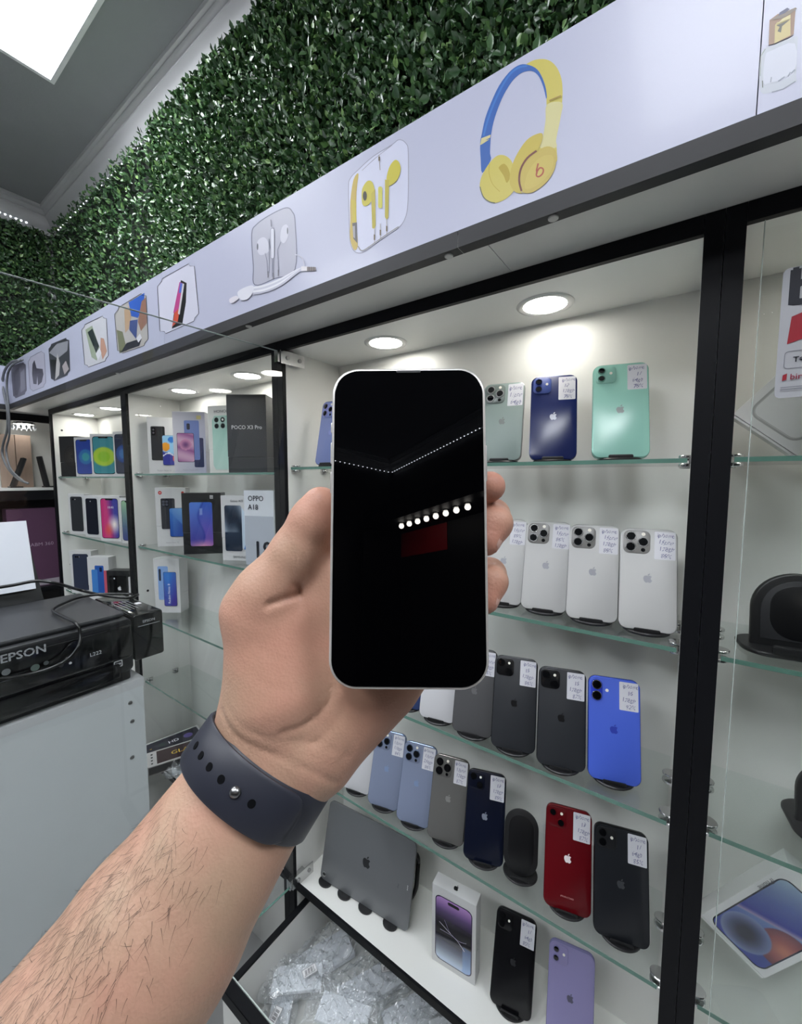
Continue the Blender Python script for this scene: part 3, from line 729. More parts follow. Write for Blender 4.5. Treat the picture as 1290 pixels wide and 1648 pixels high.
# back wall
hedge = thing('hedge_panel', 'artificial green boxwood hedge covering the wall above the signboard', 'hedge wall', (0, 0, 0))
bx('backing', M_HBACK, hedge, RX0, 1.0, RY1 - 0.012, RY1 - 0.001, HZ0 - 0.002, HZ1)
def gen_back(r, n):
    u = r.random(n); x = np.where(r.random(n) < 0.72, -1.5 + 1.75 * u, RX0 + 3.5 * u)
    z = HZ0 + 0.004 + (HZ1 - HZ0 - 0.016) * r.random(n); y = RY1 - 0.012 - 0.034 * r.random(n) ** 0.7
    return np.stack([x, y, z], 1), np.tile([0, -1.0, 0], (n, 1))
N = 62000
V, F = leaf_arrays(N, gen_back, 3)
o = obj('foliage', leaf_mesh('foliage', V, F, N, ML1), None, hedge); o['kind'] = 'stuff'
# the nearest leaves, one by one
LV, LF = leaf_arrays(6, lambda r, n: (np.zeros((n, 3)), np.tile([0, -1.0, 0], (n, 1))), 11)
LM = [leaf_mesh('leaf', LV[7 * k:7 * k + 7] * 1.08, LF, 1, ML2) for k in range(6)]
for k in range(300):
    x = -0.62 + 0.62 * rnd.random(); z0 = HZ0 + 0.01; z1 = HZ0 + 0.30
    o = bpy.data.objects.new('leaf', LM[k % 6]); COL.objects.link(o); o.parent = hedge
    o.location = (x, RY1 - 0.047 - 0.006 * rnd.random(), z0 + (z1 - z0) * rnd.random())
    o.rotation_euler = (rnd.uniform(-.4, .4), rnd.uniform(-PI, PI), rnd.uniform(-.4, .4))
# far wall
hedge2 = thing('hedge_panel', 'darker artificial hedge on the far wall under the dotted LED strip', 'hedge wall', (0, 0, 0))
bx('backing', M_HBACK, hedge2, RX0 + 0.001, RX0 + 0.012, -2.6, RY1 - 0.05, 1.80, HZ1)
def gen_far(r, n):
    y = RY1 - 0.05 - 1.6 * r.random(n) ** 1.3; z = 1.81 + (HZ1 - 1.83) * r.random(n); x = RX0 + 0.012 + 0.034 * r.random(n) ** 0.7
    return np.stack([x, y, z], 1), np.tile([1.0, 0, 0], (n, 1))
N2 = 22000
V, F = leaf_arrays(N2, gen_far, 5)
o = obj('foliage', leaf_mesh('foliage', V, F, N2, ML1), None, hedge2); o['kind'] = 'stuff'

# ------------------------------------------------------------------ opened glass door of the middle cabinet, hinged on the black post
DX, DZ0, DZ1, DW = -0.692, 0.580, 1.756, 0.66
door = thing('glass_door', 'frameless glass cabinet door swung open toward the printer', 'glass door', (DX, -0.012, 0), (0, 0, math.radians(-3.5)))
obj('pane', MB().box(-0.0025, 0.0025, -DW, 0.0, DZ0, DZ1), mat_glass('door_glass', (0.955, 0.965, 0.965)), door)
bx('top_edge', M_GEDGEW, door, -0.0024, 0.0024, -DW, 0, DZ1, DZ1 + 0.0007)
bx('bottom_edge', M_GEDGE, door, -0.0024, 0.0024, -DW, 0, DZ0 - 0.0007, DZ0)
for zz in (DZ1 - 0.018, DZ0 + 0.002):
    h = obj('hinge', MB().box(-0.006, 0.006, -0.012, 0.030, zz - 0.004, zz + 0.018), M_CHROME, door)
    bx('hinge_plate', M_CHROME, h, 0.0061, 0.0085, -0.006, 0.052, zz - 0.006, zz + 0.020)
    for yy in (0.010, 0.040):
        obj('hinge_screw', MB().lathe([(0.0045, 0), (0.004, 0.0018)], (0.0086, yy, zz + 0.007), 'x', 10), M_STEEL, h, smooth=True)
# closed door of the cabinet beside the post
door2 = thing('glass_door', 'closed glass cabinet door with a shop sticker beside the black post', 'glass door', (0.050, -0.0045, 0))
obj('pane', MB().box(0, 0.66, -0.004, 0.0005, 0.580, 1.758), M_GLASS, door2)
bx('side_edge', M_GEDGEW, door2, -0.0006, 0, -0.0039, 0.0004, 0.580, 1.758)
# sticker on that glass
q0 = on(1262, 455, 'Y', -0.0092); q1 = on(1246, 640, 'Y', -0.0092); sw = 0.075; sh = 0.125
st = thing('door_sticker', 'grey and red payment sticker on the closed glass door', 'sticker', (q1[0] + sw / 2 - 0.0005, -0.0092, q1[2] - 0.001))
obj('sheet', MB().rplate(sw, sh, 0.005, -0.0003, 0.0, 0, 0, sh / 2), mat('sticker_grey', (170, 171, 176), 0.4), st)
P = Print(); L = -sw / 2
P.text('b', L + 0.0040, 0.0885, 0.050, (34, 36, 46), bold=.035)
P.poly([(L + 0.0065, 0.052), (L + 0.026, 0.058), (L + 0.028, 0.085), (L + 0.0085, 0.078)], (150, 38, 50))
P.line(rr(0.056, 0.0165, 0.003, 4, L + 0.0055 + 0.028, 0.0365), 0.0005, (120, 122, 130), True)
P.text('Tə', L + 0.0118, 0.0340, 0.0072, (30, 32, 40), bold=.02); P.poly([(L + 0.0048, 0.0165), (L + 0.0080, 0.0175), (L + 0.0083, 0.0235), (L + 0.0051, 0.0222)], (150, 38, 50))
P.text('bir', L + 0.0104, 0.0172, 0.0078, (140, 46, 66), bold=.015)
P.line([(L + 0.004, 0.0100), (L + 0.045, 0.0100)], 0.0008, (120, 122, 130)); P.line([(L + 0.004, 0.0078), (L + 0.04, 0.0078)], 0.0007, (120, 122, 130))
P.build('sticker_print', st, None, (0, -0.00032, 0))
# ================================================================== phones on stands
PS = 0.935
R_ = math.radians
def finish(name, rgb, gloss):
    return mat('phone_' + name, rgb, 0.24 if gloss else 0.42, 0.0, spec=0.42 if gloss else 0.35)
M_LENS = mat('lens_glass', (6, 7, 10), 0.05, spec=0.8, coat=1.0)
M_FLASH = mat('flash_glass', (238, 234, 222), 0.2, spec=0.6)
def lens(parent, x, z, r, ring, y=0.0):
    l = obj('lens', MB().lathe([(r, y), (r, y - 0.0011), (r * 0.93, y - 0.0016), (r * 0.80, y - 0.0016), (r * 0.78, y - 0.0009)], (x, 0, z), 'y', 24), ring, parent, smooth=True)
    obj('lens_glass', MB().lathe([(r * 0.78, y - 0.0008), (r * 0.76, y - 0.0013), (r * 0.3, y - 0.00135)], (x, 0, z), 'y', 20), M_LENS, l, smooth=True)
def handwriting(parent, lines, w, h, cx, cz, seed):
    r = random.Random(seed)
    s = obj('price_label', MB().rplate(w, h, 0.0012, -0.00035, 0.0, 0, cx, cz, 3), M_PAPER, parent)
    P = Print(eps=0.00003); n = len(lines); ink = (112, 112, 146)
    for k, t in enumerate(lines):
        z = cz + h / 2 - h * (k + 0.82) / n * 0.98
        size = h / n * 0.84; wd = text_geo(t)[2] * size
        P.text(t, cx + r.uniform(-.08, .08) * w, z, size, ink, 'c', rot=r.uniform(-.08, .06), shear=0.25, squeeze=min(0.9, 0.84 * w / wd), jit=0.07)
    P.build('handwriting', s, M_PRINT, (0, -0.0004, 0))
def phone(label, X, Y, z, lean, yaw, back, frame, cam_type, logo, lines, W=0.0715, H=0.1467, T=0.0076, gloss=True, name='c', stand=True, lensring=None, module=None, seed=1, stand_label=None, logo_h=0.0125, extra=None):
    W, H = W * PS, H * PS
    t = thing('phone', label, 'phone', (X, Y, z), (-R_(lean), 0, R_(yaw)), group='phones on display')
    r = 0.0105 * PS + 0.001
    obj('frame', MB().rplate(W, H, r, 0.0, T, 0.0014, 0, H / 2, 6), frame, t, smooth=True)
    bp = obj('back_glass', MB().rplate(W - 0.0018, H - 0.0018, r - 0.0009, -0.0003, 0.002, 0.0004, 0, H / 2, 6), back, t, smooth=True)
    ring = lensring or frame; mm = module or back
    x0, z1 = -W / 2, H
    if cam_type == 'pill':
        w, h = 0.0150, 0.0300; cx, cz = x0 + 0.0035 + w / 2, z1 - 0.004 - h / 2
        m = obj('camera_module', MB().rplate(w, h, w / 2, -0.0016, 0.0, 0.0006, cx, cz, 8), mm, t, smooth=True)
        for s in (1, -1): lens(m, cx, cz + s * 0.0074, 0.0066, ring, -0.0016)
        obj('flash', MB().lathe([(0.0022, -0.0003), (0.0022, -0.0006)], (cx + 0.0135, 0, cz + 0.001), 'y', 14), M_FLASH, m)
    else:
        q = {'v': 0.0285, 'd': 0.0290, 't': 0.0345}[cam_type] * PS; cx, cz = x0 + 0.0032 + q / 2, z1 - 0.0032 - q / 2
        m = obj('camera_module', MB().rplate(q, q, q * 0.24, -0.0013, 0.0, 0.0005, cx, cz, 6), mm, t, smooth=True)
        a = q * 0.23
        if cam_type == 'v':
            for s in (1, -1): lens(m, cx - a * 0.85, cz + s * a, q * 0.185, ring, -0.0013)
            fl = (cx + a * 1.1, cz + a * 0.3)
        elif cam_type == 'd':
            lens(m, cx - a, cz + a, q * 0.205, ring, -0.0013); lens(m, cx + a * 0.9, cz - a, q * 0.205, ring, -0.0013); fl = (cx + a, cz + a)
        else:
            for dx, dz in ((-a * 0.95, a), (-a * 0.95, -a), (a * 1.05, 0.0)): lens(m, cx + dx, cz + dz, q * 0.205, ring, -0.0013)
            fl = (cx + a * 1.05, cz + q * 0.34)
            obj('sensor', MB().lathe([(q * 0.08, -0.0013), (q * 0.08, -0.0016)], (cx + a * 1.05, 0, cz - q * 0.34), 'y', 14), M_LENS, m)
        obj('flash', MB().lathe([(q * 0.075, -0.0013), (q * 0.075, -0.0017)], (fl[0], 0, fl[1]), 'y', 14), M_FLASH, m)
    P = Print(); P.apple(0, H * 0.505, logo_h, logo)
    if extra: extra(P, W, H)
    P.build('logo', t, mat_print('logo_ink', 0.35, 0.0), (0, -0.00032, 0))
    if lines: handwriting(t, lines, 0.0240, 0.0380, W / 2 - 0.0146, H - 0.0225, seed)
    if stand: phone_stand(X, Y, z - 0.0045, lean, yaw, stand_label or ('black oval stand under the ' + ' '.join(label.split()[:11])), T)
    return t
def phone_stand(X, Y, z, lean, yaw, label, T=0.0076, w=0.052, h=0.088, base=(0.0275, 0.0235), group='oval phone stands'):
    s = thing('phone_stand', label, 'stand', (X, Y, z), (0, 0, R_(yaw)), group=group)
    obj('base', MB().slab(ellipse(base[0], base[1], 32, 0, 0.014), 0.0002, 0.0042, 0.0012), M_STAND, s, smooth=True)
    obj('lip', MB().rplate(0.030, 0.0055, 0.002, -0.0045, -0.0022, 0.0006, 0, 0.0060, 4), M_STAND, s, smooth=True)
    p = obj('back_rest', MB().rplate(w, h, w * 0.48, T + 0.0012, T + 0.0042, 0.001, 0, h / 2 + 0.003, 10), M_STAND, s, smooth=True, loc=(0, 0, 0.0045), rot=(-R_(lean), 0, 0))
    obj('pad_ring', MB().rplate(w * 0.74, h * 0.82, w * 0.36, T + 0.0007, T + 0.0014, 0.0003, 0, h / 2 + 0.003, 10), mat('stand_pad', (20, 20, 22), 0.3), p, smooth=True)

Z1, Z2, Z3, Z4, Z5 = [z + 0.0105 for z in MAINZ] + [ZB + 0.0045]
F_SIL = mat('frame_silver', (188, 190, 192), 0.2, 1.0); F_BLK = mat('frame_black', (24, 25, 28), 0.25, 0.6); F_BLU = mat('frame_blue', (34, 48, 110), 0.2, 0.6)
F_MINT = mat('frame_mint', (128, 178, 164), 0.22, 0.5); F_TI = mat('frame_titanium', (150, 150, 150), 0.3, 0.8); F_RED = mat('frame_red', (120, 14, 24), 0.2, 0.5); F_LAV = mat('frame_lavender', (150, 146, 196), 0.22, 0.4)
RING_S = mat('lens_ring_silver', (205, 205, 205), 0.15, 1.0); RING_D = mat('lens_ring_dark', (40, 41, 45), 0.2, 0.8)
MOD_T = mat('module_grey', (124, 123, 121), 0.3, spec=0.4)
phone('mint green phone on the top shelf', -0.078, 0.058, Z1, 17, 14.6, finish('mint', (138, 186, 172), True), F_MINT, 'v', (130, 140, 138), ['iphone', '11', '64gb', '78%'], .0757, .1509, .0083, lensring=F_MINT, seed=1)
phone('dark royal blue phone on the top shelf', -0.168, 0.060, Z1, 17, 17, finish('navy', (15, 28, 78), True), F_BLU, 'v', (176, 180, 196), ['iphone', '12', '128gb', '78%'], lensring=F_BLU, module=finish('navy_module', (52, 70, 136), False), seed=2)
phone('silver grey phone on the top shelf partly behind the held phone', -0.251, 0.060, Z1, 15.6, 11.7, finish('moss', (128, 142, 138), False), F_TI, 't', (96, 102, 100), ['iphone', '11pro', '64gb'], .0714, .144, .0081, lensring=F_TI, module=finish('moss_module', (112, 122, 118), True), seed=3)
phone('lavender blue phone leaning at the end of the top shelf', -0.614, 0.034, Z1, 12, 2, finish('lavender', (120, 132, 178), True), F_BLU, 't', (120, 130, 190), None, lensring=F_LAV, module=finish('lavender_module', (128, 140, 196), False))
TI = finish('white_titanium', (176, 176, 175), False)
for k, (x, y, ln, yw, tx, wh) in enumerate(((-0.036, 0.035, 20, 7.7, ['iphone', '15pro', '128gb', '88%'], 'silver white triple camera phone nearest the thick black post'),
        (-0.103, 0.036, 19, 9.5, ['iphone', '15pro', '128gb', '88%'], 'silver white triple camera phone second from the thick black post'),
        (-0.170, 0.040, 18, 8.3, ['iphone', '15pro', '86%', '128gb'], 'silver white triple camera phone third from the thick black post'),
        (-0.236, 0.038, 17.3, 8.5, ['iphone', '15pro', '89%', '128gb'], 'silver white phone partly hidden behind the ring finger'))):
    phone(wh, x, y, Z2, ln, yw, TI, F_TI, 't', (150, 151, 158), tx, .0715, .1466, .0083, lensring=RING_S, module=MOD_T, seed=10 + k)
K15 = finish('black_matte', (40, 42, 46), False)
phone('vivid ultramarine blue phone on the third shelf', -0.065, 0.035, Z3, 15.1, 16.5, finish('ultramarine', (70, 97, 200), False), mat('frame_ultramarine', (60, 84, 190), 0.25, 0.5), 'pill', (50, 66, 170), ['iphone', '16', '128gb', '92%'], .0716, .1476, .0078, lensring=F_SIL, module=finish('ultramarine_module', (46, 66, 190), True), seed=20)
phone('matte black phone beside the vivid blue phone', -0.133, 0.021, Z3, 16.4, 15.6, K15, F_BLK, 'd', (14, 14, 16), ['iphone', '15', '128gb', '87%'], .0716, .1476, .0078, lensring=RING_D, module=finish('black_module', (18, 19, 21), True), seed=21)
phone('matte black phone third along from the vivid blue phone', -0.204, 0.019, Z3, 18, 15, K15, F_BLK, 'd', (14, 14, 16), ['iphone', '15', '128gb', '86%'], .0716, .1476, .0078, lensring=RING_D, module=finish('black_module', (18, 19, 21), True), seed=22)
phone('charcoal grey phone under the lower corner of the held phone', -0.273, 0.018, Z3, 17, 11.6, finish('graphite', (74, 74, 76), False), F_BLK, 't', (96, 96, 98), ['iphone', '13pro', '128gb', '85%'], lensring=RING_D, seed=23)
phone('white phone on the third shelf below the held phone', -0.340, 0.020, Z3, 17, 11, finish('white', (190, 190, 193), False), F_SIL, 't', (180, 180, 184), ['iphone', '14pro', '128gb', '85%'], lensring=RING_S, seed=24)
phone('navy phone half hidden by the palm on the third shelf', -0.408, 0.022, Z3, 17, 11, finish('deep_blue', (46, 62, 104), False), F_BLU, 't', (90, 104, 140), None, lensring=RING_D)
SB = finish('sierra', (116, 125, 148), False); F_SB = mat('frame_sierra', (122, 140, 172), 0.2, 0.9)
phone('white phone beside the hand on the lowest glass shelf', -0.535, 0.026, Z4, 17, 11, finish('white', (190, 190, 193), False), F_SIL, 't', (180, 180, 184), None, lensring=RING_S)
phone('pale sierra blue phone touching the hand outline', -0.464, 0.025, Z4, 20, 13, SB, F_SB, 't', (116, 134, 168), ['iphone', '13pro', '128gb', '84%'], lensring=F_SB, seed=30)
phone('pale sierra blue phone next to the graphite phone', -0.394, 0.026, Z4, 21, 12.6, SB, F_SB, 't', (116, 134, 168), ['iphone', '13pro', '256gb', '86%'], lensring=F_SB, seed=31)
phone('graphite grey triple camera phone on the lowest glass shelf', -0.326, 0.028, Z4, 20.3, 13.2, finish('graphite_mid', (92, 91, 89), False), mat('frame_graphite', (110, 108, 104), 0.2, 0.9), 't', (128, 127, 125), ['iphone', '13pro', '128gb', '87%'], lensring=RING_D, seed=32)
phone('midnight blue black glossy phone beside the empty stand', -0.254, 0.030, Z4, 20.8, 16.9, finish('midnight', (14, 19, 36), True), F_BLK, 'd', (120, 126, 140), ['iphone', '13', '128gb', '89%'], lensring=RING_D, seed=33)
phone('dark red phone on the lowest glass shelf', -0.119, 0.030, Z4, 20, 14.1, finish('red', (92, 10, 18), True), F_RED, 'd', (236, 226, 226), ['iphone', '13', '128gb', '87%'], lensring=F_RED, seed=34, extra=lambda P, W, H: P.text('(PRODUCT)RED', 0, H * 0.13, 0.0026, (214, 150, 150), 'c'))
phone('black dual camera phone nearest the post on the lowest glass shelf', -0.047, 0.032, Z4, 17.1, 14.7, finish('black11', (32, 34, 38), True), F_BLK, 'v', (58, 60, 64), ['iphone', '11', '64gb', '85%'], .0757, .1509, .0083, lensring=RING_D, module=finish('black11_module', (22, 23, 26), False), seed=35)
phone('glossy black phone standing on the white bottom board', -0.210, 0.055, Z5, 22, 9.2, finish('black_gloss', (16, 16, 19), True), F_BLK, 'v', (34, 35, 38), ['iphone', '11', '64gb', '80%'], .0757, .1509, .0083, lensring=RING_D, seed=36)
phone('lilac purple phone standing on the white bottom board', -0.115, 0.062, Z5, 18.8, 10.9, finish('lilac', (142, 136, 178), True), F_LAV, 'v', (92, 90, 110), None, .0757, .1509, .0083, lensring=F_LAV, seed=37)
phone_stand(-0.194, 0.040, MAINZ[3] + 0.006, 18, 15, 'empty black oval stand between the midnight and red phones', 0.0, 0.054, 0.096)
# stands behind the glass door
def arched_stand(X, Y, z, yaw, w, h, label, base):
    s = thing('arched_stand', label, 'stand', (X, Y, z), (0, 0, R_(yaw)), group='arched stands behind the glass door')
    obj('base', MB().slab(rr(base[0], base[1], 0.024, 8, 0, 0.010), 0.0002, 0.0052, 0.0015), M_STAND, s, smooth=True)
    def arch(i, sc=1.0):
        hw = w / 2 * sc - i; top = h * (0.5 + sc / 2) - i
        return [(hw, 0.004 + (1 - sc) * h * .5 + i)] + [(hw * math.cos(PI * k / 20), top - hw + hw * math.sin(PI * k / 20)) for k in range(21)] + [(-hw, 0.004 + (1 - sc) * h * .5 + i)]
    p = obj('back_rest', MB().plate(arch, 0.0, 0.009, 0.0025, 3), M_STAND, s, smooth=True, loc=(0, 0.004, 0), rot=(-R_(7), 0, 0))
    obj('pad_ring', MB().plate(lambda i: arch(i, 0.80), -0.0010, 0.001, 0.0005), mat('stand_rim', (44, 44, 47), 0.45), p, smooth=True)
    obj('pad', MB().rplate(w * .60, h * .68, w * .28, -0.0016, 0.001, 0.0004, 0, h * .50, 8), mat('stand_pad', (20, 20, 22), 0.3), p, smooth=True)
    obj('lip', MB().rplate(w * .7, 0.010, 0.003, -0.024, -0.019, 0.001, 0, 0.0095, 4), M_STAND, s, smooth=True)
arched_stand(0.112, 0.060, 1.299, 8, 0.086, 0.092, 'big black arched stand behind the closed glass door', (0.108, 0.066))
arched_stand(0.163, 0.082, 1.084, 8, 0.076, 0.080, 'black arched stand at the picture edge one shelf lower', (0.090, 0.080))

# tablet on its stand
tw, th = 0.2476 * PS, 0.1785 * PS
t = thing('tablet', 'space grey tablet standing sideways on the white bottom board', 'tablet', (-0.538, 0.044, ZB + 0.006), (-R_(14), 0, R_(4.8)))
SG = mat('space_grey_aluminium', (112, 114, 117), 0.36, 0.3)
obj('body', MB().rplate(tw, th, 0.011, 0.0, 0.0061, 0.0012, 0, th / 2, 8), SG, t, smooth=True)
P = Print(); 
for p in APPLE: P.poly([(0.002 - z * 0.0 + x * 0.024, th / 2 + z * 0.024) for x, z in p], (28, 29, 32))
for k in (-1, 0, 1): P.disc(tw / 2 - 0.010, th / 2 + k * 0.0034 - 0.004, 0.0011, (214, 214, 216))
P.text('iPad', tw / 2 - 0.030, th / 2 - 0.014, 0.005, (70, 71, 75), rot=PI / 2)
P.build('logo', t, mat_print('logo_ink', 0.35, 0.0), (0, -0.00005, 0))
lens(t, -tw / 2 + 0.0115, 0.0125, 0.0052, RING_S)
s = thing('tablet_stand', 'black stand with round lips holding the grey tablet', 'stand', (-0.538, 0.044, ZB), (0, 0, R_(4.8)))
for x in (-0.10, -0.045, 0.012, 0.075):
    obj('lip', MB().slab(ellipse(0.0165, 0.012, 20, x, 0.0), 0.0002, 0.0058, 0.001), M_STAND, s, smooth=True)
obj('base_bar', MB().box(-0.112, 0.09, 0.004, 0.06, 0.0002, 0.005), M_STAND, s)
lp = rr(0.075, 0.105, 0.03, 8, 0, 0.0525)
obj('support_loop', MB().tube([(x * 0.6 + 0.075, 0.042 + x * 0.72 + z * 0.16, z + 0.006) for x, z in lp] + [(lp[0][0] * 0.6 + 0.075, 0.042 + lp[0][0] * 0.72 + lp[0][1] * 0.16, lp[0][1] + 0.006)], 0.0048, 8), M_STAND, s, smooth='all')
obj('support_plate', MB().rplate(0.13, 0.10, 0.02, 0.008, 0.011, 0.0006, -0.03, 0.055), M_STAND, s, smooth=True, loc=(0, 0, 0.004), rot=(-R_(14), 0, 0))

# ================================================================== phone boxes
def mixc(a, b, t):
    t = max(0.0, min(1.0, t)); return tuple(a[i] + (b[i] - a[i]) * t for i in range(3))
def box_thing(label, X, Y, z, yaw, W, H, D, body, draw=None, side=None, rot=None, group='phone boxes', lid=0.35, top=None):
    t = thing('phone_box', label, 'box', (X, Y, z), rot or (0, 0, R_(yaw)), group=group)
    obj('tray', MB().rplate(W - 0.0012, H * lid, 0.0008, 0.0006, D - 0.0006, 0.0003, 0, H * lid / 2, 2), body, t)
    obj('lid', MB().rplate(W, H * (1 - lid) - 0.0006, 0.0008, 0, D, 0.0004, 0, H * lid + 0.0006 + (H * (1 - lid) - 0.0006) / 2, 2), body, t)
    if draw:
        P = Print(); draw(P, W, H); P.build('front_print', t, M_PRINTG, (0, -0.0003, 0))
    if side:
        P = Print(); side(P, D, H); P.build('side_print', t, M_PRINT, (W / 2 + 0.0003, D / 2, 0), (0, 0, PI / 2))
    if top:
        P = Print(); top(P, W, D); P.build('top_print', t, M_PRINT, (0, D / 2, H + 0.0001), (-PI / 2, 0, 0))
    return t
def scr(P, cx, cz, w, h, r, fn, edge=(20, 20, 24), bw=0.0014, nu=20, nv=36):
    P.rrect(cx, cz, w + 2 * bw, h + 2 * bw, r + bw, edge); P.grid(cx, cz, w, h, r, fn, nu, nv)
C_WHITE = M_CARD; C_BLACK = mat('black_card', (26, 27, 29), 0.4); C_GREY = mat('grey_card', (66, 67, 70), 0.35, coat=0.3)
bub = lambda c0, c1, c2, cx, cy, r1, r2: (lambda u, v: mixc(c2, c1, (math.hypot(u - cx, (v - cy) * 2.05) - r2) * 14 + 0.5) if math.hypot(u - cx, (v - cy) * 2.05) < r1 - 0.03 else mixc(c1, c0, (math.hypot(u - cx, (v - cy) * 2.05) - r1) * 14 + 0.5 - v * 0.3))
# boxed phone cabinet, upper shelf
ZL = [z + 0.0062 for z in LEFTZ]; ZF = [z + 0.0062 for z in FARZ]
def d_A(P, W, H):
    P.rrect(-W * .16, H * .54, W * .46, H * .60, .004, (52, 52, 54)); P.rrect(-W * .30, H * .75, W * .12, H * .14, .003, (30, 30, 32))
    for k in (0, 1): P.disc(-W * .30, H * (.78 - k * .055), .003, (84, 84, 88))
    def f(u, v):
        c = (150, 200, 232)
        if math.hypot(u - .6, (v - .86) * 2) < .22: c = (58, 120, 200)
        if math.hypot(u - .2, (v - .62) * 2) < .3: c = (232, 160, 60)
        if v < .45 - u * .1: c = (66, 70, 150)
        if abs(v - .3 - .1 * math.sin(u * 4)) < .02: c = (235, 238, 245)
        if math.hypot(u - .85, (v - .22) * 2) < .2: c = (214, 96, 92)
        return c
    scr(P, W * .22, H * .42, W * .48, H * .52, .004, f, (60, 70, 110), .0008)
    P.text('Redmi Note 11', 0, H * .045, .0075, (150, 150, 156), 'c', squeeze=.9)
box_thing('white phone box with a black phone and blue orange screen picture', -1.375, 0.068, ZL[0], 45, .090, .178, .045, C_WHITE, d_A)
def d_B(P, W, H):
    P.grid(0, H / 2, W - .001, H - .001, .001, lambda u, v: mixc((214, 212, 220), (184, 186, 206), u), 4, 4)
    P.rrect(W * .28, H * .34, W * .30, H * .48, .004, (62, 64, 96)); P.rrect(W * .08, H * .54, W * .46, H * .64, .004, (120, 138, 196)); P.rrect(-W * .02, H * .76, W * .1, H * .1, .003, (44, 46, 62))
    scr(P, -W * .12, H * .42, W * .50, H * .46, .003, lambda u, v: mixc((120, 74, 128), (206, 140, 176), math.hypot(u - .5, (v - .6) * 1.9) * 4 - .2) if math.hypot(u - .5, (v - .6) * 1.9) < .36 else mixc((154, 92, 148), (214, 172, 200), abs(math.sin(v * 6 + u))), (46, 44, 60), .001)
    P.rect(W * .24, H * .88, W * .38, H * .94, (206, 196, 140)); P.text('Redmi Note 10S', 0, H * .045, .0068, (170, 170, 182), 'c', squeeze=.9)
box_thing('lilac phone box with a purple planet screen picture', -1.195, 0.058, ZL[0], 42, .090, .178, .05, mat('lilac_card', (206, 206, 216), .4), d_B)
def d_C(P, W, H):
    P.text('HONOR', 0, H * .895, .0105, (100, 100, 102), 'c', squeeze=1.15, bold=.015)
    P.grid(W * .02, H * .45, W * .72, H * .80, .007, lambda u, v: mixc((196, 226, 214), (168, 212, 196), v), 6, 12)
    P.rrect(-W * .06, H * .745, W * .48, H * .19, .006, (186, 216, 206))
    for a in (-1, 1):
        for b in (-1, 1):
            P.disc(-W * .06 + a * W * .115, H * .745 + b * H * .045, .0072, (130, 150, 144)); P.disc(-W * .06 + a * W * .115, H * .745 + b * H * .045, .006, (34, 38, 40))
    P.disc(-W * .06 + W * .115, H * .79, .003, (240, 240, 235))
box_thing('cream phone box showing a pale green phone with four cameras', -1.018, 0.052, ZL[0], 20, .085, .177, .04, mat('cream_card', (228, 228, 222), .4), d_C)
def d_D(P, W, H):
    P.text('POCO X3 Pro', 0, H * .56, .0135, (236, 236, 238), 'c', squeeze=.95, bold=.02)
box_thing('tall dark grey phone box with white lettering', -0.913, 0.055, ZL[0], 33, .100, .194, .055, C_GREY, d_D, lid=.2)
# second shelf
def d_A2(P, W, H):
    P.disc(-W * .34, H * .915, .0055, (198, 62, 54)); P.rect(-W * .37, H * .909, -W * .31, H * .921, (240, 220, 216)); P.disc(W * .40, H * .915, .004, (198, 62, 54))
    P.rrect(-W * .10, H * .56, W * .46, H * .52, .004, (60, 61, 66)); P.rrect(-W * .18, H * .74, W * .22, H * .13, .004, (40, 41, 46))
    for a, b in ((-.24, .765), (-.13, .765), (-.24, .715), (-.13, .715)): P.disc(W * a, H * b, .004, (86, 88, 100))
    def f(u, v): return mixc((62, 110, 190), (118, 170, 222), (v - .4) * 1.2 + (u - .3) * .5) if v > .9 - u * .6 else mixc((46, 84, 168), (74, 126, 200), v + .2 * math.sin(u * 6))
    scr(P, W * .20, H * .41, W * .50, H * .48, .004, f, (34, 44, 80), .001); P.text('Redmi Note 13', .0, H * .055, .0065, (160, 160, 166), 'c', squeeze=.9)
box_thing('white phone box with red dot logo and folded blue screen picture', -1.339, 0.066, ZL[1], 48, .088, .187, .045, C_WHITE, d_A2)
def d_B2(P, W, H):
    def f(u, v):
        w = .5 + .13 * math.sin(v * 7)
        c = mixc((70, 64, 150), (88, 132, 216), v) if u < w else mixc((128, 86, 178), (62, 104, 200), v)
        c = mixc(c, (40, 60, 150), max(0, .6 - abs(u - w) * 9))
        if v < .16: c = mixc(c, (240, 170, 200), (.16 - v) * 6 * (1 - abs(u - .55)))
        if abs(u - .5) < .06 and .72 < v < .86: c = mixc(c, (190, 210, 240), .5)
        return c
    P.grid(-W * .02, H * .49, W * .58, H * .72, .004, f, 24, 40); P.rrect(W * .26, H * .935, .009, .010, .001, (206, 206, 208)); P.text('mi', W * .26, H * .915, .0085, (36, 36, 38), 'c'); P.text('Mi 9T', 0, H * .045, .009, (90, 90, 94), 'c')
box_thing('black phone box with a violet blue screen picture', -1.133, 0.052, ZL[1], 45, .105, .175, .05, C_BLACK, d_B2)
def d_C2(P, W, H):
    P.text('Galaxy A03', 0, H * .90, .0085, (60, 62, 68), 'c', squeeze=.9)
    P.poly([(W * .12, H * .20), (W * .36, H * .17), (W * .40, H * .62), (W * .16, H * .82)], (206, 222, 236)); P.poly([(W * .20, H * .18), (W * .40, H * .16), (W * .38, H * .36), (W * .26, H * .28)], (36, 112, 190))
    def f(u, v): return mixc((36, 46, 62), (168, 182, 196), .5 + .5 * math.sin(v * 5 + u * 2.2 + math.sin(u * 7) * .4)) if v > .42 else mixc((30, 42, 60), (62, 78, 98), v)
    P.grid(-W * .12, H * .50, W * .54, H * .70, .003, f, 12, 30); P.text('SAMSUNG', W * .05, H * .045, .0075, (56, 58, 64), 'c', squeeze=1.05)
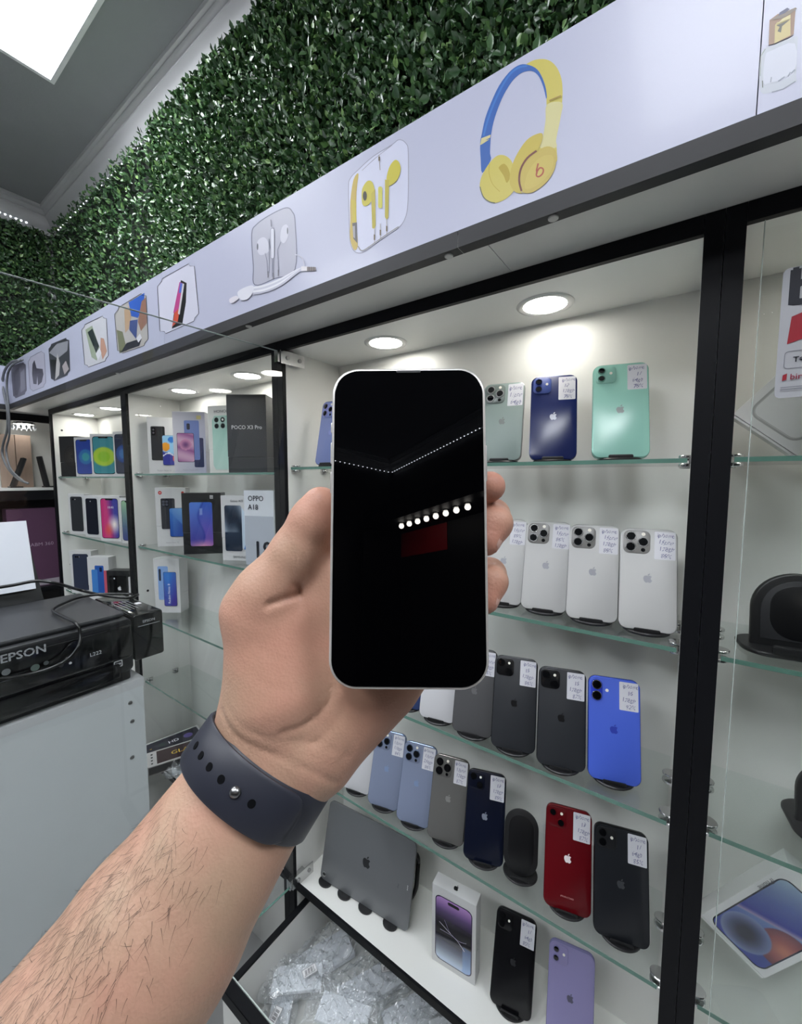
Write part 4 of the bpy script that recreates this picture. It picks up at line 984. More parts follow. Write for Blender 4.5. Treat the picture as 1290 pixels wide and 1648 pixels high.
box_thing('white phone box with a grey cloudy phone picture beside the tall price card', -0.962, 0.052, ZL[1], 28, .088, .172, .04, C_WHITE, d_C2)
def d_D2(P, W, H):
    P.grid(0, H * .33, W - .001, H * .66, .001, lambda u, v: (186, 192, 202), 2, 2)
    P.text('OPPO', -W * .36, H * .86, .0185, (66, 70, 78), squeeze=.95, bold=.015); P.text('A18', -W * .36, H * .745, .0185, (66, 70, 78), bold=.015); P.text('18', -W * .22, H * .10, .060, (40, 42, 48), squeeze=.95, bold=.02)
box_thing('pale grey phone box with large lettering and a big number beside the thumb', -0.866, 0.050, ZL[1], 16, .088, .187, .04, mat('pale_card', (220, 224, 230), .4), d_D2)
def d_A3(P, W, H):
    P.rrect(-W * .14, H * .55, W * .40, H * .62, .004, (134, 168, 220)); P.rrect(-W * .26, H * .70, W * .09, H * .22, .003, (40, 48, 70))
    def f(u, v): return mixc((70, 60, 150), (52, 120, 206), v + .2 * math.sin(u * 5))
    scr(P, W * .12, H * .44, W * .48, H * .62, .004, f, (26, 30, 60), .001); P.text('Redmi Note 8', W * .12, H * .17, .0115, (232, 236, 248), rot=PI / 2)
box_thing('single white phone box with blue phone picture beside the printer', -1.380, 0.062, ZL[2], 34, .085, .180, .05, C_WHITE, d_A3)
# far cabinet rows
def d_fa(P, W, H):
    for k in range(5): P.line(arc(0.006 + W * .1, H * .5, W * (.10 + .08 * k), W * (.13 + .09 * k), 60, 300, 20), .0012, (120 - k * 14, 108 - k * 13, 96 - k * 12))
def dscr(fn, w=.80, h=.86, notch=True, edge=(24, 28, 34)):
    def d(P, W, H):
        scr(P, 0, H * .5, W * w, H * h, .008, fn, edge, .0016, 22, 40)
        if notch: P.rrect(0, H * (.5 + h / 2) - .002, W * .36, .006, .0025, edge)
    return d
FG = 'small phone boxes in the far cabinet'
box_thing('black phone box with faint ring picture at the far end of the row', -2.071, 0.022, ZF[0], 27, .085, .163, .035, C_BLACK, d_fa, group=FG)
box_thing('white phone box with blue and teal bubble screen picture', -1.892, 0.018, ZF[0], 25, .085, .149, .035, C_WHITE, dscr(bub((40, 66, 150), (46, 110, 170), (60, 150, 160), .6, .5, .44, .25)), group=FG)
box_thing('white phone box with lime green bubble screen picture', -1.716, 0.022, ZF[0], 38, .090, .151, .035, C_WHITE, dscr(bub((70, 140, 150), (176, 206, 72), (150, 200, 60), .5, .46, .52, .30)), group=FG)
box_thing('white phone box with dark blue screen half behind the black post', -1.618, 0.045, ZF[0], 18, .085, .156, .035, C_WHITE, dscr(bub((22, 34, 66), (40, 74, 140), (54, 110, 170), .5, .5, .44, .25)), group=FG)
def dback(rgb, logo=False, dual=True):
    def d(P, W, H):
        P.rrect(0, H * .5, W * .74, H * .86, .008, (110, 112, 118)); P.rrect(0, H * .5, W * .72, H * .85, .008, rgb); P.disc(-W * .2, H * .86, .004, (16, 16, 20)); P.disc(-W * .06, H * .86, .002, (210, 210, 200))
        if dual: P.disc(-W * .10, H * .86, .004, (16, 16, 20))
        if logo: P.apple(0, H * .55, .016, logo)
    return d
box_thing('white phone box with dark grey phone back, first in the middle far row', -2.028, 0.024, ZF[1], 21, .085, .165, .035, C_WHITE, dback((52, 54, 58), dual=False), group=FG)
box_thing('white phone box with navy black phone back, second in the middle far row', -1.868, 0.024, ZF[1], 17, .085, .162, .035, C_WHITE, dback((30, 33, 44), dual=False), group=FG)
def f_x(u, v):
    c = mixc((196, 60, 120), (60, 66, 150), (u - .35) * 2.2 + (v - .6) * .5)
    d = math.hypot(u - .75, (v - .35) * 1.6); c = mixc((246, 236, 226), c, d * 2.4 - .1)
    return mixc(c, (224, 96, 50), max(0, .7 - math.hypot(u - .4, (v - .2) * 1.5) * 2.2))
def d_x(P, W, H):
    dscr(f_x)(P, W, H); P.text('10:41', W * .05, H * .72, .012, (240, 240, 245), 'c')
box_thing('white phone box with pink, red and white swirl screen picture', -1.706, 0.026, ZF[1], 27, .085, .165, .035, C_WHITE, d_x, group=FG)
box_thing('white phone box with green screen edge half behind the black post', -1.584, 0.040, ZF[1], 14, .085, .160, .035, C_WHITE, dscr(lambda u, v: mixc((60, 70, 130), (150, 190, 150), v)), group=FG)
box_thing('white phone box with dark blue phone back on the lowest far row', -2.03, 0.026, ZF[2], 34, .090, .176, .04, C_WHITE, dback((52, 58, 76)), group=FG)
def d_f3(P, W, H):
    P.rrect(W * .05, H * .50, W * .42, H * .62, .004, (50, 92, 170)); P.rrect(W * .12, H * .72, W * .12, H * .1, .002, (26, 40, 80)); P.rrect(-W * .18, H * .44, W * .28, H * .56, .004, (70, 130, 200)); P.rrect(W * .34, H * .42, W * .16, H * .56, .003, (196, 92, 110))
box_thing('white phone box with two blue phones picture on the lowest far row', -1.84, 0.024, ZF[2], 32, .085, .172, .04, C_WHITE, d_f3, group=FG)
box_thing('black phone box with small white logo on the lowest far row', -1.665, 0.026, ZF[2], 32, .085, .142, .04, C_BLACK, lambda P, W, H: (P.rrect(0, H * .47, W * .78, H * .80, .006, (14, 14, 16)), P.apple(.004, H * .55, .016, (222, 222, 224)), P.disc(-W * .16, H * .8, .003, (190, 190, 196))), group=FG)
box_thing('thin white phone box edge by the post on the lowest far row', -1.60, 0.050, ZF[2], 10, .06, .120, .03, C_WHITE, None, group=FG)

# main cabinet box with violet screen
def f_14(u, v):
    c = mixc((196, 212, 232), (26, 26, 44), (v - .04) * 3.0) if v < .40 else mixc((22, 20, 30), (140, 104, 178), (v - .58) * 2.6)
    if v > .8: c = mixc(c, (206, 160, 216), (v - .8) * 3)
    if u > .75 and v < .4: c = mixc(c, (120, 160, 220), .5)
    return c
def d_14(P, W, H):
    scr(P, 0, H * .485, W * .80, H * .80, .009, f_14, (52, 44, 70), .0018, 24, 44); P.rrect(0, H * .485 + H * .40 - .006, W * .26, .0062, .003, (16, 14, 22))
    P.line(smooth_pts([(-W * .32, H * .56), (-W * .12, H * .50), (W * .1, H * .44), (W * .26, H * .36)], False), .0009, (226, 222, 236)); P.line(smooth_pts([(-W * .3, H * .47), (-.004, H * .47), (W * .14, H * .45), (W * .3, H * .475)], False), .0008, (196, 190, 214)); P.line(smooth_pts([(-W * .2, H * .62), (-W * .08, H * .5), (.004, H * .46)], False), .0006, (180, 170, 206))
box_thing('white phone box with violet and black screen picture on the bottom board', -0.3185, 0.0525, ZB + 0.0002, 5.6, .087, .160, .026, C_WHITE, d_14, side=lambda P, D, H: P.text('iPhone', 0, H * .45, .008, (60, 60, 66), 'c', rot=PI / 2), top=lambda P, W, D: P.apple(0, 0, .011, (24, 24, 26)), lid=.02)
# cabinet behind the glass door: two boxes leaning on a corner
def d_w(P, W, H): P.line(rr(W * .76, H * .80, .012, 6, 0, H / 2), .0022, (186, 186, 186), True); P.line(rr(W * .72, H * .77, .010, 6, 0, H / 2), .0008, (204, 204, 204), True)
def leaning(label, p_left, p_bot, W, H, D, draw, lid, flip=False, short_first=True):
    """Box tilted in its own plane, one corner on the shelf, one against the side panel; p_* = (x, z) of the two lower corners."""
    (xl, zl), (xb, zb), y = p_left, p_bot, 0.085
    a = math.atan2(zb - zl, xb - xl)
    e = Vector((math.cos(a), 0, math.sin(a))); c = Vector((xl, y, zl)) + e * (W / 2)
    t = box_thing(label, c.x, c.y, c.z, 0, W, H, D, mat('bright_card', (234, 234, 234), .45), draw, rot=(0, -a, 0), group='boxes leaning behind the glass door', lid=lid)
    return t
leaning('blank white box tilted on its corner behind the glass door', (0.0385, 1.5775), (0.0985, 1.5248), .080, .125, .026, d_w, .02)
def f_blue(u, v):
    c = mixc((40, 52, 150), (150, 178, 206), v * 1.1 + .1)
    d1 = math.hypot((u - .42) * 1.0, (v - .20) * 2.05)
    d2 = math.hypot((u - .92), (v - .36) * 2.05)
    c = mixc(mixc((196, 122, 106), (84, 40, 66), d2 * 2 - .1), c, (d2 - .42) * 40)
    e = v - .36 - u * .25
    c = mixc(c, mixc((206, 176, 196), mixc((40, 54, 150), (150, 174, 196), e * 1.8 - .1), e * 14), e * 40)
    return mixc(mixc((34, 36, 60), (128, 142, 190), max(0, d1 * 3.2 - .35)), c, (d1 - .40) * 40)
def d_bl(P, W, H):
    scr(P, 0, H * .47, W * .78, H * .82, .009, f_blue, (30, 32, 56), .0016, 70, 120)
    P.text('iPhone', -W * .455, H * .80, .0085, (70, 72, 80), rot=-PI / 2)
leaning('white box with blue and red swirl picture tilted on its corner', (0.0400, 0.9020), (0.1085, 0.8578), .0805, .150, .026, d_bl, .02)
# ================================================================== counter with printer
M_CPANEL = mat('counter_laminate', (212, 217, 219), 0.45, noise=0.03, nscale=14)
cx = -0.97
ct = thing('counter', 'white laminate counter panel with screws, under the black printer', 'counter', (0, 0, 0))
bx('side_panel', M_CPANEL, ct, cx - 0.018, cx, -1.6, -0.186, 0, 1.042)
bx('top_board', mat('counter_top', (206, 208, 210), 0.4), ct, cx - 0.36, cx + 0.0006, -1.6, -0.184, 1.0422, 1.060)
bx('rear_panel', M_CPANEL, ct, cx - 0.36, cx - 0.342, -1.6, -0.186, 0, 1.042)
bx('end_panel', M_CPANEL, ct, cx - 0.3415, cx - 0.0185, -0.204, -0.186, 0, 1.042)
for y, z in ((-0.213, 1.013), (-0.211, 0.970), (-0.215, 0.889)):
    s = obj('screw', MB().lathe([(0.0045, 0), (0.004, 0.0012), (0.002, 0.0014)], (cx, y, z), 'x', 14), M_STEEL, ct, smooth=True)
    bx('screw_slot', M_BLACKP, s, cx + 0.0014, cx + 0.0016, y - 0.003, y + 0.003, z - 0.0006, z + 0.0006)
# printer: front faces +X, built in a local frame x = along front (toward the wall), y = depth behind the front, z up
pr = thing('printer', 'black inkjet printer with side ink tank on the white counter', 'printer', (cx - 0.004, -0.197, 1.0603), (0, 0, PI / 2))
PB = mat('printer_body', (30, 31, 34), 0.38, noise=0.08, nscale=300); PG = mat('printer_gloss', (13, 13, 15), 0.1, coat=0.6); PL = mat('printer_lid', (50, 51, 54), 0.42, bump=0.15, bscale=900)
obj('body', MB().rplate(0.482, 0.118, 0.012, 0.006, 0.290, 0.006, -0.241, 0.078, 5), PB, pr, smooth=True)
obj('front_panel', MB().rplate(0.474, 0.072, 0.008, 0.0, 0.012, 0.003, -0.241, 0.088, 5), PG, pr, smooth=True)
obj('output_slot', MB().rplate(0.40, 0.036, 0.006, -0.004, 0.02, 0.003, -0.23, 0.030, 4), PG, pr, smooth=True)
obj('base', MB().rplate(0.470, 0.020, 0.004, 0.012, 0.28, 0.002, -0.241, 0.010, 3), M_BLACKP, pr)
lid = obj('scanner_lid', MB().slab([(-x - 0.006, y) for x, y in rr(0.470, 0.270, 0.014, 5, 0.235, 0.155)], 0.1375, 0.1465, 0.003), PL, pr, smooth=True)
P = Print(); P.line([(-0.30, 0.05), (-0.24, 0.05)], 0.0022, (92, 93, 96)); P.build('lid_print', lid, None, (0, 0.03, 0.1466), (-PI / 2, 0, 0))
fd = obj('paper_support', MB().add([(-0.40, 0.292, 0.140), (-0.078, 0.292, 0.140), (-0.092, 0.352, 0.330), (-0.39, 0.352, 0.330), (-0.40, 0.298, 0.140), (-0.078, 0.298, 0.140), (-0.092, 0.358, 0.330), (-0.39, 0.358, 0.330)],
         [(0, 1, 2, 3), (7, 6, 5, 4), (0, 4, 5, 1), (1, 5, 6, 2), (2, 6, 7, 3), (3, 7, 4, 0)]), PB, pr)
P = Print()
P.text('EPSON', -0.212, 0.1145, 0.021, (178, 180, 184), bold=.02); P.text('L222', -0.082, 0.0795, 0.0105, (210, 212, 216))
for k, (x, z, r) in enumerate(((-0.205, .097, .006), (-0.166, .090, .0065), (-0.150, .093, .004), (-0.118, .089, .0035), (-0.128, .080, .004), (-0.114, .079, .0025))):
    P.disc(x, z, r, ((120, 124, 126), (92, 106, 100), (80, 84, 86), (140, 132, 130), (64, 66, 70), (205, 206, 208))[k])
P.line([(-0.215, .0815), (-0.160, .0815)], .0018, (84, 86, 90)); P.line([(-0.47, .1235), (-0.05, .1235)], .0008, (70, 71, 74))
P.rrect(-0.0335, 0.0465, 0.016, 0.014, 0.002, (205, 206, 208)); P.rrect(-0.0335, 0.0465, 0.0125, 0.0105, 0.0015, (34, 34, 36)); P.rect(-0.0385, 0.044, -0.0285, 0.048, (190, 190, 194))
P.build('front_lettering', pr, M_PRINT, (0, -0.0002, 0))
tk = obj('ink_tank', MB().rplate(0.062, 0.104, 0.006, 0.010, 0.235, 0.004, 0.0345, 0.086, 4), PG, pr, smooth=True)
P = Print(); P.text('EPSON', 0.0345, 0.117, 0.0085, (206, 208, 212), 'c'); P.line([(0.012, 0.111), (0.058, 0.111)], 0.0009, (206, 208, 212)); P.build('tank_lettering', tk, None, (0, 0.0098, 0))
P = Print()
for k in range(5): P.line([(0.012 + k * 0.0075, 0.02), (0.012 + k * 0.0075, 0.11)], 0.0012, (150, 152, 156))
P.rrect(0.05, 0.06, 0.012, 0.016, 0.002, (214, 214, 216)); P.build('tank_label', tk, None, (0, 0.04, 0.1382), (-PI / 2, 0, 0))
# sheet of paper in the rear feeder
br, tr_ = on(58, 947, 'X', -1.262), on(42, 838, 'X', -1.318)
sheet = thing('paper_sheet', 'white sheet of paper standing in the rear feeder of the printer', 'paper', tuple(br))
dv = tr_ - br; W_ = 0.21; m = MB()
for o_, rv in ((0.0, False), (-0.0008, True)):
    q = [(o_, 0, 0), (o_ + dv[0], dv[1], dv[2]), (o_ + dv[0], dv[1] - W_, dv[2]), (o_, -W_, 0)]
    m.add(q, [(3, 2, 1, 0) if rv else (0, 1, 2, 3)])
obj('sheet', m, mat('white_paper', (226, 229, 238), 0.7), sheet)
# black cables lying over the printer
def pz(x, y, z): return tuple(on(x, y, 'Z', z))
cb = obj('cable', MB().tube(smooth_pts([tuple(on(-20, 948, 'X', -1.22)), tuple(on(20, 942, 'X', -1.2)), tuple(on(60, 935, 'X', -1.19)), tuple(on(95, 940, 'X', -1.17)), pz(130, 950, 1.214), pz(165, 958, 1.212), pz(205, 962, 1.205), pz(222, 957, 1.205)], False), 0.0035, 8), M_BLACKP, None, smooth='all')
tag(cb, 'black cable lying along the rear edge of the printer lid', 'cable')
cb = obj('cable', MB().tube(smooth_pts([pz(212, 956, 1.211), pz(170, 956, 1.213), pz(130, 961, 1.214), pz(100, 972, 1.215), pz(85, 982, 1.215), pz(100, 992, 1.215), pz(122, 1003, 1.215), tuple(on(129, 1020, 'X', -0.962)), tuple(on(126, 1040, 'X', -0.952)),
     tuple(on(110, 1060, 'X', -0.950)), tuple(on(80, 1076, 'X', -0.952)), tuple(on(40, 1087, 'X', -0.955)), tuple(on(0, 1093, 'X', -0.955)), tuple(on(-40, 1095, 'X', -0.955))], False), 0.0030, 8), M_BLACKP, None, smooth='all')
tag(cb, 'black cable looping over the printer front', 'cable')

# ------------------------------------------------------------------ screen-glass boxes and bags under the boxed phones
def flat_box(label, c, yaw, L, W, H, mat_, draw, sd=None):
    t = thing('accessory_box', label, 'box', c, (0, 0, R_(yaw)), group='screen glass boxes')
    obj('carton', MB().rplate(L, H, 0.001, -W / 2, W / 2, 0.0005, 0, H / 2, 2), mat_, t)
    P = Print(); draw(P, L, W); P.build('top_print', t, M_PRINTG, (0, 0, H + 0.0001), (-PI / 2, 0, 0))
    P = Print(); (sd or (lambda P, L, H: P.rect(-L * .47, H * .1, L * .47, H * .9, (40, 40, 44))))(P, L, H); P.build('side_print', t, None, (0, -W / 2 - 0.0001, 0))
def d_hd(P, L, W):
    P.rrect(0, 0, L * .94, W * .84, .006, (150, 150, 160)); P.rrect(0, 0, L * .92, W * .80, .006, (28, 28, 44)); P.disc(L * .26, 0, .014, (84, 70, 130)); P.text('HD', 0, -.008, .022, (220, 220, 226), 'c'); P.disc(-L * .18, 0, .012, (46, 60, 58)); P.text('V', -L * .40, -.004, .012, (206, 170, 70))
def d_gl(P, L, W):
    P.rect(-L * .34, -W * .42, L * .47, W * .42, (52, 34, 38)); P.text('GLASS', -L * .12, -.008, .026, (206, 176, 60), squeeze=1.05)
    for k in range(4): P.rect(-L * .43, -W * .36 + k * W * .2, -L * .40, -W * .28 + k * W * .2, (60, 60, 62))
flat_box('dark screen glass box with small round pictures beside the watch strap', (-1.382, 0.060, ZB + 0.022), 78, .175, .085, .018, mat('kraft_grey', (176, 174, 172), .5), d_hd)
flat_box('black and grey screen glass box with yellow lettering beside the watch strap', (-1.305, 0.038, ZB + 0.020), 68, .175, .080, .028, mat('kraft_grey', (176, 174, 172), .5), d_gl)

# ------------------------------------------------------------------ pull-out tray of clear bags below the bottom board
tr = thing('display_tray', 'white tray with black rim filled with clear bags below the cabinet', 'tray', (0, 0, 0))
TX0, TX1, TY0, TZ = -0.6945, -0.002, -0.185, 0.512
bx('tray_floor', M_WHITE, tr, TX0, TX1, TY0 + 0.012, 0.15, 0.372, 0.385)
for nm, a in (('left_wall', (TX0, TX0 + 0.012, TY0 + 0.012, 0.15)), ('right_wall', (TX1 - 0.012, TX1, TY0 + 0.012, 0.15)), ('front_wall', (TX0, TX1, TY0, TY0 + 0.012))):
    p = bx(nm, M_WHITE, tr, a[0], a[1], a[2], a[3], 0.0 if nm == 'front_wall' else 0.385, TZ - 0.004)
bx('rim', M_BLACK, tr, TX0, TX0 + 0.0125, TY0 + 0.020, 0.15, TZ - 0.0039, TZ + 0.001)
bx('rim', M_BLACK, tr, TX1 - 0.0125, TX1, TY0 + 0.020, 0.15, TZ - 0.0039, TZ + 0.001)
bx('rim', M_BLACK, tr, TX0, TX1, TY0 - 0.001, TY0 + 0.020, TZ - 0.0039, TZ + 0.001)
bx('rim_face', M_BLACK, tr, TX0, TX1, TY0 - 0.0012, TY0 - 0.0001, TZ - 0.022, TZ + 0.001)
bx('glass_strip', M_GEDGEW, tr, TX0 + 0.002, TX1 - 0.002, TY0 + 0.0205, TY0 + 0.0225, TZ - 0.004, TZ + 0.003)
M_BAG = mat_glass('bag_plastic', (0.96, 0.97, 0.975), 2.0, 0.10, bump=0.6, haze=0.10)
def bag(label, x, y, z, L, W, H, yaw, tilt, seed, mark=True, inner=(222, 226, 232), group='clear bags in the tray'):
    r = np.random.default_rng(seed)
    t = thing('plastic_bag', label, 'bag', (x, y, z), (R_(tilt), 0, R_(yaw)), group=group)
    nx, ny = 64, 40; vs = []
    ph = r.uniform(0, 6.28, 14); fr = r.uniform(3, 20, (14, 2)) * r.choice([-1, 1], (14, 2)); am = r.uniform(.3, 1, 14) / np.abs(fr).mean(1) * 2.0
    for s in (1, -1):
        for j in range(ny + 1):
            for i in range(nx + 1):
                u, v = i / nx * 2 - 1, j / ny * 2 - 1
                e = max(0.0, (1 - abs(u) ** 5) * (1 - abs(v) ** 5))
                c = sum(am[k] * (1 - abs(math.sin(fr[k, 0] * u + fr[k, 1] * v * .7 + ph[k] + s + .8 * math.sin(3 * u + 2 * v + k)))) ** 1.6 for k in range(14)) / am.sum()
                hgt = H * (0.42 * e ** .4) * s + H * (c - .30) * (1.9 if s > 0 else 0.05) * (0.25 + .75 * e)
                vs.append((u * L / 2 * (1 + .03 * math.sin(7 * v + ph[0])), v * W / 2 * (1 + .04 * math.sin(6 * u + ph[1])), H * .5 + max(-H * .5 + .0005, hgt)))
    fs = []; n1 = (nx + 1) * (ny + 1)
    for s in (0, 1):
        for j in range(ny):
            for i in range(nx):
                a = s * n1 + j * (nx + 1) + i; q = (a, a + 1, a + nx + 2, a + nx + 1); fs.append(q if s == 0 else q[::-1])
    m = MB(); m.v = vs; m.f = fs
    me = bpy.data.meshes.new('film'); me.from_pydata(vs, [], fs); me.update()
    obj('film', me, M_BAG, t, smooth='all')
    obj('content', MB().rplate(L * .70, H * .30, .003, -W * .30, W * .30, .002, 0, H * .28, 3), mat('bag_content_%d' % inner[0], inner, .55), t)
    if mark:
        P = Print(); P.rrect(0, 0, .030, .017, .001, (150, 150, 152)); P.rrect(0, 0, .028, .015, .001, (228, 228, 230)); [P.line([(-.011 + .0015 * j, -.004), (-.010 + .0015 * j, .005)], .0008, (50, 50, 54)) for j in range(14) if j % 4]; P.line([(-.012, -.0058), (.012, -.0058)], .0007, (50, 50, 54))
        P.build('label_print', t, None, (L * .18, -W * .06, H * 1.02), (-PI / 2, 0, r.uniform(-.5, .5)))
def pb(x, y, z): return on(x, y, 'Z', z)
for k, (px_, py_, z, L, W, H, yw, tl, mk, lb) in enumerate((
        (520, 1528, .399, .19, .105, .042, 66, 0, False, 'tall clear bag with white contents nearest the tray hinge corner'),
        (478, 1562, .434, .15, .080, .030, 40, 0, True, 'crumpled clear bag with a small dark label in the tray corner'),
        (598, 1572, .399, .20, .095, .042, 62, 0, True, 'long clear bag with an outlined white packet in mid tray'),
        (668, 1612, .399, .19, .085, .040, 60, 0, True, 'clear bag with dark stamp lying beside the board edge'),
        (452, 1608, .412, .17, .070, .038, -52, 0, True, 'rolled clear bag lying along the front rim of the tray'),
        (552, 1618, .436, .15, .080, .032, 20, 0, False, 'small creased clear bag on top of the others in the tray'),
        (745, 1642, .399, .18, .095, .040, 50, 0, False, 'clear bag with pale packet furthest along the tray'))):
    q = pb(px_, py_, z + H * .5); bag(lb, q[0], q[1], z - 0.013, L, W, H, yw, tl, 40 + k, mk)
for k, (px_, py_, lb) in enumerate(((252, 1262, 'crumpled clear bag lying below the screen glass boxes'), (292, 1230, 'clear bag behind the strap beside the screen glass boxes'))):
    q = pb(px_, py_, ZB + .02); bag(lb, q[0], max(q[1], 0.05), ZB + 0.001, .13, .09, .03, 30 + 40 * k, 0, 60 + k, False, group='clear bags under the boxed phones')
bx_ = None
# ================================================================== the hand with the held phone (built in the camera's axes, then put in the world)
RCAM = np.stack([MC[0], -MC[1], -MC[2]], 1)             # camera axes (right, up, backward) as world columns
def cpt(x, y, d): return np.array([(x - 645) / FPX * d, -(y - 824) / FPX * d, -d])
def cw(p): return CAM + RCAM @ np.asarray(p, float)
HX = (-0.285, 0.062); HY = (-0.415, 0.024); HZ = (-0.262, -0.050); HS = 0.0014
gx, gy, gz = [np.arange(a, b, HS, dtype=np.float32) for a, b in (HX, HY, HZ)]
FLD = np.full((len(gx), len(gy), len(gz)), 0.03, np.float32)
def region(lo, hi, pad):
    s = []
    for g, a, b in zip((gx, gy, gz), lo, hi):
        i0 = max(0, int((a - pad - g[0]) / HS)); i1 = min(len(g), int((b + pad - g[0]) / HS) + 2); s.append(slice(i0, max(i0 + 1, i1)))
    return s
def smin(a, b, k):
    h = np.clip(0.5 + 0.5 * (b - a) / k, 0, 1); return b + (a - b) * h - k * h * (1 - h)
def cone(A, B, ra, rb, k=0.006):
    """Round cone A-B blended into the field."""
    A, B = np.asarray(A), np.asarray(B); R = max(ra, rb)
    s = region(np.minimum(A, B), np.maximum(A, B), R + 0.022)
    X, Y, Z = np.meshgrid(gx[s[0]] - A[0], gy[s[1]] - A[1], gz[s[2]] - A[2], indexing='ij')
    v = B - A; t = np.clip((X * v[0] + Y * v[1] + Z * v[2]) / (v @ v), 0, 1)
    d = np.sqrt((X - t * v[0]) ** 2 + (Y - t * v[1]) ** 2 + (Z - t * v[2]) ** 2) - (ra + (rb - ra) * t)
    FLD[s[0], s[1], s[2]] = smin(FLD[s[0], s[1], s[2]], d.astype(np.float32), k)
def slabcone(A, B, wdir, wa, na, wb, nb, k=0.008, p=2.0):
    """Tapered limb with elliptical section: half-widths along wdir and across it."""
    A, B = np.asarray(A), np.asarray(B); v = B - A; L = np.linalg.norm(v); a = v / L
    w_ = np.asarray(wdir, float); w_ = w_ - a * (w_ @ a); w_ /= np.linalg.norm(w_); n_ = np.cross(a, w_)
    s = region(np.minimum(A, B), np.maximum(A, B), max(wa, wb) + 0.02)
    X, Y, Z = np.meshgrid(gx[s[0]] - A[0], gy[s[1]] - A[1], gz[s[2]] - A[2], indexing='ij')
    t = np.clip((X * a[0] + Y * a[1] + Z * a[2]) / L, 0, 1); T = t * L
    X = X - T * a[0]; Y = Y - T * a[1]; Z = Z - T * a[2]
    cw_ = X * w_[0] + Y * w_[1] + Z * w_[2]; cn = X * n_[0] + Y * n_[1] + Z * n_[2]; ca = X * a[0] + Y * a[1] + Z * a[2]
    rw = wa + (wb - wa) * t; rn = na + (nb - na) * t
    q = (np.abs(cw_ / rw) ** p + np.abs(cn / rn) ** p + np.abs(ca / rn) ** p) ** (1 / p)
    d = (q - 1) * np.minimum(rw, rn)
    FLD[s[0], s[1], s[2]] = smin(FLD[s[0], s[1], s[2]], d.astype(np.float32), k)
WD = cpt(500, 1310, .2) - cpt(325, 1200, .2)
# forearm and wrist
ARM = [(455, 1192, .2120, .0310, .0215), (420, 1247, .2090, .0320, .0225), (258, 1492, .1890, .0384, .0330), (62, 1790, .1640, .0455, .0410), (-522, 2681, .1210, .0490, .0470)]
for (x, y, d, a, b), (x2, y2, d2, a2, b2) in zip(ARM[:-1], ARM[1:]):
    slabcone(cpt(x, y, d), cpt(x2, y2, d2), WD, a, b, a2, b2, 0.006)
# palm
slabcone(cpt(470, 1185, .2125), cpt(575, 1010, .2165), cpt(600, 1215, .2) - cpt(430, 1110, .2), .0335, .0165, .0400, .0150, .010, 2.6)
cone(cpt(442, 1112, .2135), cpt(414, 985, .2125), .0250, .0165, .010)           # ball of the thumb
cone(cpt(470, 1100, .2135), cpt(455, 1010, .2155), .0220, .0170, .010)
cone(cpt(510, 1195, .2150), cpt(612, 1092, .2170), .0190, .0200, .010)          # heel of the hand
cone(cpt(558, 925, .2200), cpt(655, 1062, .2210), .0125, .0120, .010)           # knuckle row
# thumb
cone(cpt(455, 1010, .2170), cpt(548, 945, .2200), .0150, .0140, .010)          # web toward the index finger
cone(cpt(486, 906, .2160), cpt(550, 922, .2195), .0125, .0130, .008)
cone(cpt(414, 985, .2120), cpt(430, 954, .2105), .0165, .0150, .008)
cone(cpt(430, 954, .2105), cpt(480, 886, .2095), .0150, .0128, .006)
cone(cpt(480, 886, .2095), cpt(504, 838, .2080), .0128, .0112, .005)
cone(cpt(504, 838, .2080), cpt(516, 812, .2065), .0114, .0092, .005)
# fingers
FIN = {'index': [(560, 925, .2215, .0110), (690, 822, .2300, .0092), (762, 787, .2230, .0086), (788, 783, .2085, .0079)],
       'middle': [(592, 965, .2215, .0112), (722, 858, .2320, .0095), (792, 830, .2225, .0090), (796, 842, .2110, .0086), (781, 872, .2065, .0074)],
       'ring': [(625, 1015, .2215, .0108), (742, 938, .2300, .0092), (787, 924, .2220, .0086), (789, 936, .2110, .0084), (779, 966, .2065, .0072)],
       'pinky': [(655, 1062, .2210, .0095), (728, 1022, .2260, .0080), (752, 1018, .2180, .0074), (750, 1030, .2115, .0068)]}
for nm, ch in FIN.items():
    for a, b in zip(ch[:-1], ch[1:]): cone(cpt(*a[:3]), cpt(*b[:3]), a[3], b[3], 0.0035)
# creases of the palm side
GX, GY = np.meshgrid(gx, gy, indexing='ij'); refd = 0.200
def crease(pts, depth=0.0009, sig=0.0011):
    P = [np.array([(x - 645) / FPX * refd, -(y - 824) / FPX * refd]) for x, y in smooth_pts(pts, False, 3)]
    D = np.full(GX.shape, 1.0, np.float32)
    # image-plane position of every (x, y) column at the front surface depth
    for a, b in zip(P[:-1], P[1:]):
        v = b - a; t = np.clip(((GX - a[0]) * v[0] + (GY - a[1]) * v[1]) / (v @ v + 1e-12), 0, 1)
        D = np.minimum(D, np.hypot(GX - a[0] - t * v[0], GY - a[1] - t * v[1]))
    g = depth * np.exp(-(D / sig) ** 2)
    FLD[:] += g[:, :, None] * (gz[None, None, :] > -0.2125)
for c in ([(436, 970), (460, 962), (478, 957), (474, 944)], ):
    crease(c, 0.0022, 0.0016)
crease([(536, 1104), (530, 1126), (512, 1146), (486, 1158), (462, 1162)], 0.0010, 0.0012); crease([(562, 1122), (547, 1150), (527, 1172), (505, 1188)], 0.0007, 0.0011)
crease([(478, 958), (492, 990), (505, 1025), (520, 1070), (536, 1104)], 0.0008, 0.0013)
crease([(360, 1140), (395, 1172), (450, 1196), (510, 1228), (540, 1256)], 0.0009, 0.0011)
crease([(372, 1128), (420, 1160), (475, 1178), (530, 1190), (560, 1214)], 0.0005, 0.0010)
